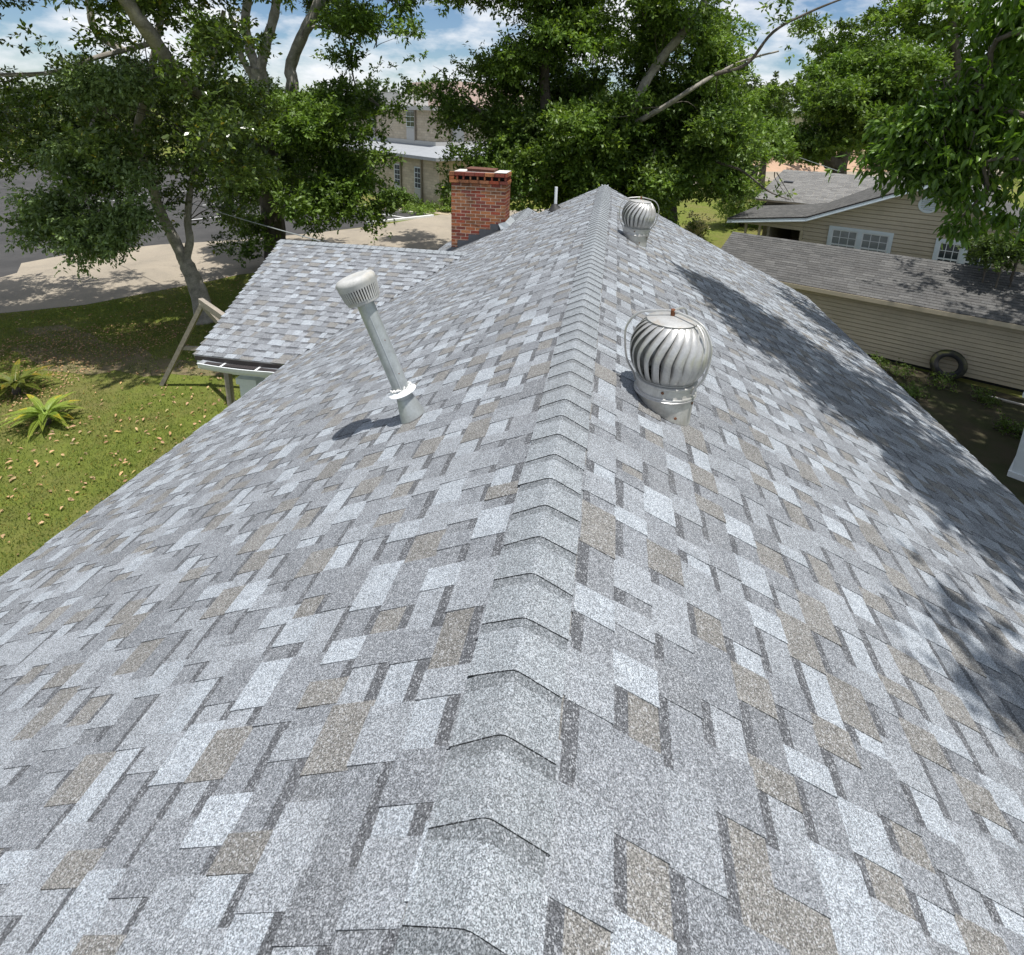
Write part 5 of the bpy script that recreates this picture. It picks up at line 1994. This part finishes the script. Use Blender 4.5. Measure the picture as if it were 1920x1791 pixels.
# --- dark conifer-like trunk right of the ridge end
YD = 31.0
db = np.array([at(1256, 405, YD)[0], YD, 0.0])
oakD = thing('oak_tree', 'dark trunked tree right of the farther turbine vent', 'tree', db)
limb(oakD, [db] + pix([(1256, 400, YD), (1250, 330, YD), (1246, 270, YD), (1250, 180, YD)]), 0.45, 0.25, 'trunk', 'bark_dark')
padsD = pad_grid(1190, 1420, 200, 370, 58, YD - 3, YD + 2, 40, [(1335, 330, 1450, 460)], 13, rz=1.8)
crown(oakD, padsD, 52000, 0.21, 0.095, 'leaf_oak', 25, droop=0.3, sub=9, twig=0.5, tints=[(0.10, (1.3, 1.05, 0.8))])

# --- live oak further right with dark crooked trunk
YE = 44.0
eb = np.array([at(1572, 322, YE)[0], YE, 0.0])
oakE = thing('oak_tree', 'live oak with dark crooked trunk behind the neighbour house roof', 'tree', eb)
limb(oakE, [eb] + pix([(1572, 322, YE), (1558, 305, YE), (1540, 285, YE), (1515, 272, YE), (1470, 262, YE)]), 0.62, 0.3, 'trunk', 'bark_dark')
limb(oakE, pix([(1572, 320, YE), (1585, 285, YE), (1600, 250, YE), (1610, 200, YE)]), 0.45, 0.25, mat='bark_dark')
limb(oakE, pix([(1562, 308, YE), (1556, 270, YE), (1540, 230, YE)]), 0.35, 0.2, mat='bark_dark')
padsE = pad_grid(1440, 1720, 135, 275, 52, YE - 4, YE + 3, 40, [(1455, 195, 1540, 215), (1400, 60, 1500, 175)], 14, rz=2.6)
padsE += pad_grid(1400, 1480, 260, 320, 40, YE - 8, YE - 4, 24, [], 15, rz=1.2)
crown(oakE, padsE, 75000, 0.30, 0.14, 'leaf_oak', 26, droop=0.1, sub=9, twig=0.6, tints=[(0.08, (1.6, 1.6, 0.9))])

# --- light green trees, upper right
YG = 52.0
lb = np.array([at(1820, 300, YG)[0], YG, 0.0])
ltree = thing('shade_tree', 'tall light green tree at the upper right behind the near leaves', 'tree', lb)
limb(ltree, [lb] + pix([(1820, 250, YG), (1800, 150, YG), (1780, 0, YG)]), 0.5, 0.2, 'trunk', 'bark_dark')
padsH = pad_grid(1540, 2050, -160, 240, 72, YG - 3, YG + 3, 50, [(1500, -60, 1600, 10)], 16, rz=2.2)
crown(ltree, padsH, 95000, 0.34, 0.15, 'leaf_light', 27, droop=0.15, sub=9, twig=0.5)
YG2 = 52.0
lb2 = np.array([at(1440, 260, YG2)[0], YG2, 0.0])
lt2 = thing('shade_tree', 'yellow green tree in the gap left of the far pale roof', 'tree', lb2)
limb(lt2, [lb2] + pix([(1440, 240, YG2), (1442, 200, YG2)]), 0.3, 0.15, 'trunk', 'bark_dark')
crown(lt2, pad_grid(1420, 1470, 175, 260, 34, YG2 - 1, YG2 + 1, 26, [], 17, rz=1.5), 9000, 0.26, 0.11, 'leaf_light', 28, sub=8, twig=0.6)

# --- near tree at the right with pointed leaves, overhanging the right slope
nt = np.array([9.6, 6.4, 0.0])
near_t = thing('pecan_tree', 'near tree at the right with hanging bright pointed leaves in front of the neighbour house', 'tree', nt)
limb(near_t, [nt, nt + np.array([-0.1, 0.1, 3.0]), nt + np.array([-0.2, 0.3, 6.0]), nt + np.array([-0.5, 0.3, 9.5]), nt + np.array([-0.8, 0.4, 13])], 0.34, 0.12, 'trunk')
limb(near_t, [nt + np.array([-0.2, 0.2, 5.2])] + pix([(1900, 210, 8.6), (1800, 262, 9.0), (1730, 280, 9.2), (1672, 300, 9.4)]), 0.05, 0.008, mat='bark_dark')
limb(near_t, [nt + np.array([-0.3, 0.3, 6.6])] + pix([(1960, 60, 8.4), (1850, 160, 8.8), (1780, 200, 9.0)]), 0.05, 0.01, mat='bark_dark')
limb(near_t, [nt + np.array([-0.3, 0.2, 5.4])] + pix([(1930, 300, 8.2), (1850, 360, 8.6), (1800, 410, 8.8)]), 0.035, 0.008, mat='bark_dark')
limb(near_t, [nt + np.array([-0.4, 0.3, 8.6]), np.array([7.2, 6.2, 11.2]), np.array([5.0, 5.8, 11.8]), np.array([3.4, 5.2, 11.6]), np.array([2.2, 6.0, 11.4])], 0.14, 0.03)
limb(near_t, [nt + np.array([-0.5, 0.3, 9.0]), np.array([7.6, 8.0, 11.5]), np.array([6.0, 10.2, 11.9])], 0.10, 0.03)
limb(near_t, [nt + np.array([-0.4, 0.2, 8.2]), np.array([7.4, 4.8, 10.8]), np.array([5.2, 4.0, 11.2]), np.array([4.0, 3.2, 11.2])], 0.10, 0.03)
padsN = [pad(x, y, 8.9 + dy, r, r * .75, .45, w) for x, y, dy, r, w in
         ((1880, 40, 0, 60, 1), (1900, 120, .3, 55, 1), (1850, 150, .2, 50, 1), (1790, 160, .2, 44, .9), (1740, 190, .3, 40, .8), (1880, 210, 0, 55, 1), (1820, 220, 0, 50, 1), (1760, 240, .3, 46, 1),
          (1700, 250, .4, 40, .9), (1660, 290, .5, 34, .8), (1630, 300, .5, 24, .6), (1720, 300, .3, 44, 1), (1780, 300, 0, 46, 1), (1850, 290, 0, 50, 1), (1900, 300, -.2, 50, 1), (1680, 325, .4, 24, .6),
          (1880, 360, -.2, 44, 1), (1820, 350, 0, 40, .9), (1775, 345, .2, 34, .8), (1745, 350, .2, 22, .6), (1800, 400, .1, 30, .7), (1770, 425, .1, 22, .5), (1830, 420, 0, 24, .5), (1900, 400, -.2, 30, .7), (1910, 10, 0, 50, .8), (1700, 215, .4, 24, .4), (1710, 170, .4, 20, .4), (1940, 250, -.3, 50, 1))]
a = foliage(padsN, 9000, 0.150, 0.056, 30, droop=0.75, sub=9, per=9, flat=0.5, twig=0.30, tints=[(0.15, (1.5, 1.4, 0.9))])
cv = (a[0] - CAM)
zc_ = cv @ ROT[:, 2]
px_ = PCX + F * (cv @ ROT[:, 0]) / zc_
py_ = PCY + F * (cv @ ROT[:, 1]) / zc_
vis = (px_ < 1915) & (py_ > 5)
# leaves on the outer, nearest side of the bough
score = np.where(vis, a[3] / zc_ * (1 + 0.5 * (px_ < 1760)), -1)
idx = np.argsort(-score)[:290]
for i in idx:
    V, Fq, T = leaf_mesh(a[0][i:i + 1], a[1][i:i + 1], a[2][i:i + 1], a[3][i:i + 1], a[4][i:i + 1], tint=a[5][i:i + 1], pointed=True)
    o0 = a[0][i].astype(np.float32)
    link('leaf', mesh_from_arrays('leaf', V - o0, Fq, T, M['leaf_near']), near_t, a[0][i])
rest = np.ones(len(a[0]), bool); rest[idx] = False
V, Fq, T = leaf_mesh(a[0][rest], a[1][rest], a[2][rest], a[3][rest], a[4][rest], tint=a[5][rest], pointed=True)
fo = link('crown', mesh_from_arrays('crown', V, Fq, T, M['leaf_near']), near_t)
# canopy over the yard and the right slope
pads_up = []
for (x, y, r, t_) in ((1325, 528, .40, 6.6), (1375, 565, .5, 6.8), (1420, 600, .6, 6.8), (1480, 625, .5, 7), (1470, 660, .55, 7), (1540, 690, .65, 7), (1600, 720, .55, 7.1), (1600, 770, .55, 7), (1660, 800, .6, 7),
                      (1720, 830, .6, 7.1), (1740, 890, .55, 7), (1800, 915, .6, 7), (1850, 980, .55, 7), (1900, 1010, .55, 7), (1640, 735, .5, 7.3), (1560, 640, .4, 7.2), (1790, 860, .45, 7.3), (1880, 940, .45, 7.3),
                      (1310, 522, .35, 6.6), (1345, 550, .45, 6.7), (1395, 575, .5, 6.8), (1440, 640, .5, 6.9), (1510, 655, .5, 7), (1570, 730, .5, 7), (1690, 840, .5, 7), (1760, 880, .5, 7), (1830, 960, .5, 7), (1560, 600, .3, 7), (1620, 665, .3, 7), (1690, 735, .3, 7), (1770, 820, .3, 7), (1850, 900, .3, 7), (1845, 1190, .30, 7), (1890, 1240, .32, 7), (1905, 1330, .30, 7), (1920, 1120, .32, 7)):
    q = on_right(x, y) + SUN * t_
    pads_up.append((q[0], q[1], q[2], r, r * 1.15, r * .5, 1.0))
V_ = foliage(pads_up, 27000, 0.13, 0.05, 31, droop=0.4, sub=8, twig=0.32)
V, Fq, T = leaf_mesh(*V_[:5], tint=V_[5])
link('upper_crown', mesh_from_arrays('upper_crown', V, Fq, T, M['leaf_near']), near_t)
pads_up = [(x, y, z, r, r, r * .6, 1.0) for (x, y, z, r) in ((6.5, 6, 11.5, 1.5), (7.5, 9, 11.8, 1.7), (9, 4, 12, 1.8), (8.6, 11.4, 12, 2.0), (10.5, 9, 12.5, 2.0), (11, 13, 11.5, 1.8), (8.2, 13.2, 11.8, 1.0), (9.4, 12.6, 11.2, 1.4), (10.2, 11.0, 11.0, 1.6), (8.9, 10.2, 11.4, 1.4), (7.6, 11.0, 11.9, 1.2), (11.8, 13.6, 10.6, 1.2), (12.5, 11.5, 11, 2.0), (6.6, 3.2, 11.3, 1.4), (11.5, 6, 12, 2), (13.0, 14.5, 10.2, 1.5), (6.4, 11.6, 11.6, 1.0), (7.3, 13.0, 11.4, 0.8), (9.8, 14.6, 11.2, 0.9))]
for s_ in np.arange(-1.2, 4.4, 0.75):
    for o_, r_ in ((0.5, 0.55), (1.5, 0.5)):
        c_ = nb(s_ + random.uniform(-.2, .2), o_, 2.3) + SUN * 8.2
        pads_up.append((c_[0], c_[1], c_[2], r_, r_, r_ * .6, 1.3))
pads_up += [pad(x, y, Yd, r, r * .6, 0.9, 1.2) for x, y, Yd, r in ((1840, -70, 8.8, 80), (1920, -110, 8.6, 80), (1770, -110, 9.2, 70), (1990, 0, 8.6, 80), (1850, -170, 9.6, 90), (1960, -190, 9.4, 90), (1900, -60, 8.7, 70), (1830, -20, 8.9, 50), (1960, 60, 8.5, 60), (1980, 160, 8.4, 60), (2000, 260, 8.3, 60))]
V_ = foliage(pads_up, 72000, 0.16, 0.07, 32, droop=0.4, sub=10, twig=0.35)
V, Fq, T = leaf_mesh(*V_[:5], tint=V_[5])
link('upper_crown', mesh_from_arrays('upper_crown', V, Fq, T, M['leaf_near']), near_t)
twigs(near_t, padsN, pix([(1800, 262, 9.0), (1730, 280, 9.2), (1850, 160, 8.8), (1850, 360, 8.6), (1780, 200, 9.0)]), rgt, 60, 0.014)

# --- shrubs and hedges


def shrub(name, label, cat, px, py, Yd, rx, ry, n, mat, seed, ln=0.09, wd=0.045, group=None, tints=None, extra=(), stem=0.05, sub=14):
    Yd = G(px, py + ry)[1] if Yd is None else Yd
    c = at(px, py, Yd)
    root = thing(name, label, cat, (c[0], c[1], 0), group)
    ps = [pad(px, py, Yd, rx, ry)] + [pad(x, y, Yd, r, r * .8) for x, y, r in extra]
    b = MB()
    for i in range(6):
        an = i * 1.05
        p = np.array([c[0], c[1], 0.0])
        b.tube(smooth_line([p + 0.1 * np.array([math.cos(an), math.sin(an), 0]), p + 0.3 * np.array([math.cos(an), math.sin(an), 0]) + np.array([0, 0, c[2] * .4]), c + np.array([math.cos(an) * ps[0][3] * .5, math.sin(an) * .4, ps[0][5] * .4])], 4), np.linspace(stem, stem * .3, 9), 5)
    b.build('stems', M['bark_dark'], root, origin=(c[0], c[1], 0))
    crown(root, ps, n, ln, wd, mat, seed, 'foliage', sub=sub, twig=0.18, tints=tints)
    return root


shrub('shrub', 'bright yellow green shrub left of the neighbour house porch', 'shrub', 1395, 385, None, 48, 40, 9000, 'leaf_light', 51, 0.13, 0.06, extra=((1430, 360, 26), (1370, 410, 26), (1415, 420, 24)))
fsh = shrub('flowering_shrub', 'small shrub with cream blossoms on the lawn beyond the right eave', 'shrub', 1308, 425, None, 20, 22, 1300, 'leaf_oak', 53, 0.10, 0.06, tints=None)
crown(fsh, [pad(1307, 419, G(1308, 447)[1] - 0.35, 25, 20)], 600, 0.13, 0.11, 'petal', 153, 'blossoms', sub=16, per=3, twig=0.1)
shrub('vine', 'leafy green vine against the neighbour house wall above the shed ridge', 'vine', 1884, 468, 17.6, 48, 28, 5200, 'leaf_magnolia', 54, 0.11, 0.06, extra=((1920, 450, 30), (1850, 480, 16)))
shrub('hedge', 'clipped hedge left of the tan building windows', 'hedge', 752, 372, None, 30, 16, 6000, 'leaf_oak', 55, 0.15, 0.08, extra=((725, 366, 18), (778, 377, 14)))
shrub('hedge', 'rounded clipped bush beside the chimney', 'hedge', 843, 384, None, 20, 13, 3500, 'leaf_light', 56, 0.13, 0.07, extra=((862, 386, 12),))
shrub('ground_hedge', 'low strip of green planting along the foot of the tan building', 'hedge', 795, 393, None, 44, 5, 4000, 'leaf_light', 57, 0.13, 0.07)
for i, (px, py, lb_) in enumerate(((1650, 680, 'bright weed growing at the shed foot by the roof edge'), (1685, 692, 'pale leafy weed at the shed foot left of the tyre'), (1760, 712, 'small weed in front of the mossy tyre'))):
    q = G(px, py + 14)
    shrub('weed', lb_, 'weed', px, py, q[1], 16, 12, 260, 'leaf_light', 60 + i, 0.07, 0.035, stem=0.012, sub=8)

for i, (px, py, lb_) in enumerate(((1716, 735, 'low green tuft in the yard just left of the tyre'), (1845, 745, 'low green tuft at the shed foot right of the tyre'), (1890, 800, 'grassy tuft in the shaded yard near the pale outbuilding corner'))):
    q = G(px, py + 10)
    shrub('weed', lb_, 'weed', px, py, q[1], 22, 9, 420, 'leaf_oak', 80 + i, 0.09, 0.03, stem=0.01, sub=8)

# --- far treeline
tl = [pad(x, y, Yd, r, r * .8, 5) for x, y, Yd, r in [(xx + random.uniform(-10, 10), 205 + xx * 0.006 - random.uniform(0, 38), random.uniform(80, 110), random.uniform(16, 30)) for xx in range(-260, 2250, 17)]]
a = foliage(tl, 90000, 0.62, 0.34, 70, sub=8, twig=1.2, flat=0.8)
V, Fq, T = leaf_mesh(*a[:5], tint=a[5])
tag(link('treeline', mesh_from_arrays('treeline', V, Fq, T, M['leaf_far'])), 'far band of trees along the horizon', 'trees', kind='stuff')
tu = [(x_, y_, 2.2, 5, 3, 2.6, 1.0) for x_, y_ in [(at(xx, 220, 95)[0], 95 + random.uniform(-5, 5)) for xx in range(-260, 2250, 40)]]
a = foliage(tu, 22000, 0.7, 0.4, 71, sub=8, twig=1.2)
V, Fq, T = leaf_mesh(*a[:5], tint=a[5])
tag(link('undergrowth', mesh_from_arrays('undergrowth', V, Fq, T, M['leaf_far'])), 'dark undergrowth below the far trees', 'undergrowth', kind='stuff')

# ------------------------------------------------------------------ lawn: grass, fallen leaves, sago palms


def scatter(n, poly, rg):
    P_ = np.array(poly)
    lo, hi = P_.min(0), P_.max(0)
    out = np.empty((0, 2))
    while len(out) < n:
        q = lo + rg.random((n * 2, 2)) * (hi - lo)
        ins = np.zeros(len(q), bool)
        j = len(P_) - 1
        for i in range(len(P_)):
            c = ((P_[i, 1] > q[:, 1]) != (P_[j, 1] > q[:, 1])) & (q[:, 0] < (P_[j, 0] - P_[i, 0]) * (q[:, 1] - P_[i, 1]) / (P_[j, 1] - P_[i, 1] + 1e-12) + P_[i, 0])
            ins ^= c
            j = i
        out = np.vstack([out, q[ins]])
    return out[:n]


lawn_poly = [(p[0], p[1]) for p in (G(-60, 1120), G(-60, 605), G(0, 590), G(160, 574), G(300, 547), G(400, 528), G(450, 517))] + [(-3.6, 18.0), (-3.6, 2.5)]
rg = np.random.default_rng(90)
n = 120000
q = scatter(n, lawn_poly, rg)
bare = np.sin(q[:, 0] * 1.1 + 0.7) * np.sin(q[:, 1] * 1.5 + 0.4 * q[:, 0]) + 0.5 * np.sin(q[:, 0] * 3.1) * np.sin(q[:, 1] * 3.7)
_g = [G(60, 628), G(300, 612), G(170, 700)]
gd = np.linalg.norm((q - np.array([-11.2, 11.3])) / np.array([4.0, 1.3]), axis=1)
keep_ = (rg.random(n) > 0.85 * np.exp(-gd ** 2)) & ((bare < 0.75) | (rg.random(n) < 0.4))
q = q[keep_]
n = len(q)
pos = np.column_stack([q, np.zeros(n)])
ax_ = np.column_stack([rg.normal(size=(n, 2)) * 0.6, np.full(n, 1.0)])
nr = rg.normal(size=(n, 3)); nr[:, 2] *= 0.2
clump = 0.5 + 0.5 * np.sin(q[:, 0] * 2.1 + np.sin(q[:, 1] * 1.7) * 2) * np.sin(q[:, 1] * 2.6 + q[:, 0])
tn = (0.75 + 0.5 * clump * rg.random(n))[:, None] * np.ones((1, 3))
dryg = rg.random(n) < 0.16
tn[dryg] = np.array([1.7, 1.15, 1.1]) * rg.uniform(0.7, 1.1, (dryg.sum(), 1))
V, Fq, T = leaf_mesh(pos, ax_, nr, 0.065 * rg.uniform(0.5, 1.4, n), 0.014 * rg.uniform(0.7, 1.4, n), 0.0, tn)
tag(link('grass', mesh_from_arrays('grass', V, Fq, T, M['grass_blade'])), 'short green lawn grass left of the roof', 'grass', kind='stuff')


def dry_leaves(n, poly, rg, size=0.085):
    q = scatter(n, poly, rg)
    pos = np.column_stack([q, 0.035 + rg.random(n) * 0.03])
    an = rg.random(n) * 2 * np.pi
    ax_ = np.column_stack([np.cos(an), np.sin(an), rg.normal(size=n) * 0.25])
    nr = np.array([0, 0, 1.0]) + rg.normal(size=(n, 3)) * 0.4
    tn = rg.uniform(0.55, 1.35, (n, 1)) * np.array([1, 1, 1.0]) * (1 + rg.normal(size=(n, 3)) * 0.06)
    return pos, ax_, nr, size * rg.uniform(0.7, 1.35, n), size * 0.5 * rg.uniform(0.8, 1.2, n), tn


dirt_poly = [(p[0], p[1]) for p in (G(-40, 770), G(-40, 660), G(60, 628), G(180, 612), G(300, 606), G(350, 612), G(330, 640), G(250, 668), G(170, 700), G(120, 738), G(40, 765))]
lp = [np.concatenate(z) for z in zip(dry_leaves(1300, lawn_poly, rg), dry_leaves(1900, dirt_poly, rg, 0.06))]
V, Fq, T = leaf_mesh(*lp[:5], fold=0.25, tint=lp[5], pointed=True)
tag(link('leaf_litter', mesh_from_arrays('leaf_litter', V, Fq, T, M['dry_leaf'])), 'scatter of brown fallen leaves on the lawn', 'fallen leaves', kind='stuff')
near_poly = [(p[0], p[1]) for p in (G(0, 1060), G(0, 800), G(120, 780), G(420, 720), G(430, 760))]
lp = dry_leaves(70, near_poly, rg, 0.105)
for i in range(70):
    V, Fq, T = leaf_mesh(*(z[i:i + 1] for z in lp[:5]), fold=0.3, tint=lp[5][i:i + 1], pointed=True)
    o0 = lp[0][i].astype(np.float32)
    tag(link('fallen_leaf', mesh_from_arrays('fallen_leaf', V - o0, Fq, T, M['dry_leaf']), None, lp[0][i]), 'curled brown fallen leaf lying on the sunlit grass beside the roof edge', 'leaf', 'fallen leaves on the near lawn')


def sago(px, py, label, size, tone, seed, nf=20):
    rg = random.Random(seed)
    p0 = G(px, py)
    root = thing('sago_palm', label, 'palm', p0, 'sago palms on the lawn')
    b = MB()
    b.lathe(p0, (0, 0, 1), [(0.08, 0.0), (0.09, 0.05), (0.08, 0.12), (0.04, 0.17), (0.001, 0.18)], 12)
    b.build('trunk', M['bark_dark'], root, origin=p0)
    for i in range(nf):
        an = 2 * math.pi * i / nf + rg.uniform(-.15, .15)
        el = rg.uniform(0.15, 1.15)
        L = size * rg.uniform(0.8, 1.1)
        d = np.array([math.cos(an), math.sin(an), 0.0])
        pts = []
        for k_ in range(13):
            t = k_ / 12
            pts.append(p0 + np.array([0, 0, 0.2]) + d * L * t * math.cos(el * (1 - 0.5 * t)) + np.array([0, 0, 1.0]) * L * (math.sin(el) * t - 0.42 * t * t))
        pts = np.array(pts)
        side = np.cross(d, (0, 0, 1.0))
        P_, A_, N_, L_, W_, T_ = [], [], [], [], [], []
        yel = rg.random() < 0.3
        for k_ in range(2, 13):
            for sub in (0.0, 0.25, 0.5, 0.75):
                kk = min(12, k_ + sub)
                i0 = int(kk); f_ = kk - i0
                c = pts[i0] * (1 - f_) + pts[min(12, i0 + 1)] * f_
                tg = unit(pts[min(12, i0 + 1)] - pts[max(0, i0 - 1)])
                for sg in (1, -1):
                    P_.append(c); A_.append(side * sg * 0.9 + tg * 0.75 + np.array([0, 0, 0.25])); N_.append((0, 0, 1.0))
                    L_.append(size * 0.15 * math.sin(math.pi * min(1, 0.25 + kk / 16))); W_.append(0.017)
                    base = np.array([1.0, 1.0, 1.0]) * tone
                    T_.append(base * (np.array([1.9, 1.25, 0.9]) if yel and k_ > 7 else 1) * rg.uniform(.85, 1.15))
        V, Fq, T = leaf_mesh(np.array(P_), np.array(A_), np.array(N_), np.array(L_), np.array(W_), 0.3, np.array(T_))
        rb = []
        for k_ in range(12):
            w_ = 0.012 * (1 - k_ / 14)
            rb += [pts[k_] - side * w_, pts[k_ + 1] - side * w_, pts[k_ + 1] + side * w_, pts[k_] + side * w_]
        nv = len(V)
        V = np.vstack([V, np.array(rb, np.float32)])
        Fq = np.vstack([Fq, nv + np.arange(48).reshape(12, 4)])
        T = np.vstack([T, np.ones((12, 3)) * tone * 1.2])
        link('frond', mesh_from_arrays('frond', V - p0.astype(np.float32), Fq, T, M['frond']), root, p0)
    return root


sago(88, 795, 'sunlit yellow green sago palm on the lawn', 0.78, 1.7, 5, 30)  # higher tone puts sunlight into the frond colour
sago(32, 738, 'darker sago palm in the shade at the left edge', 0.90, 0.85, 6, 30)  # lower tone puts shade into the frond colour
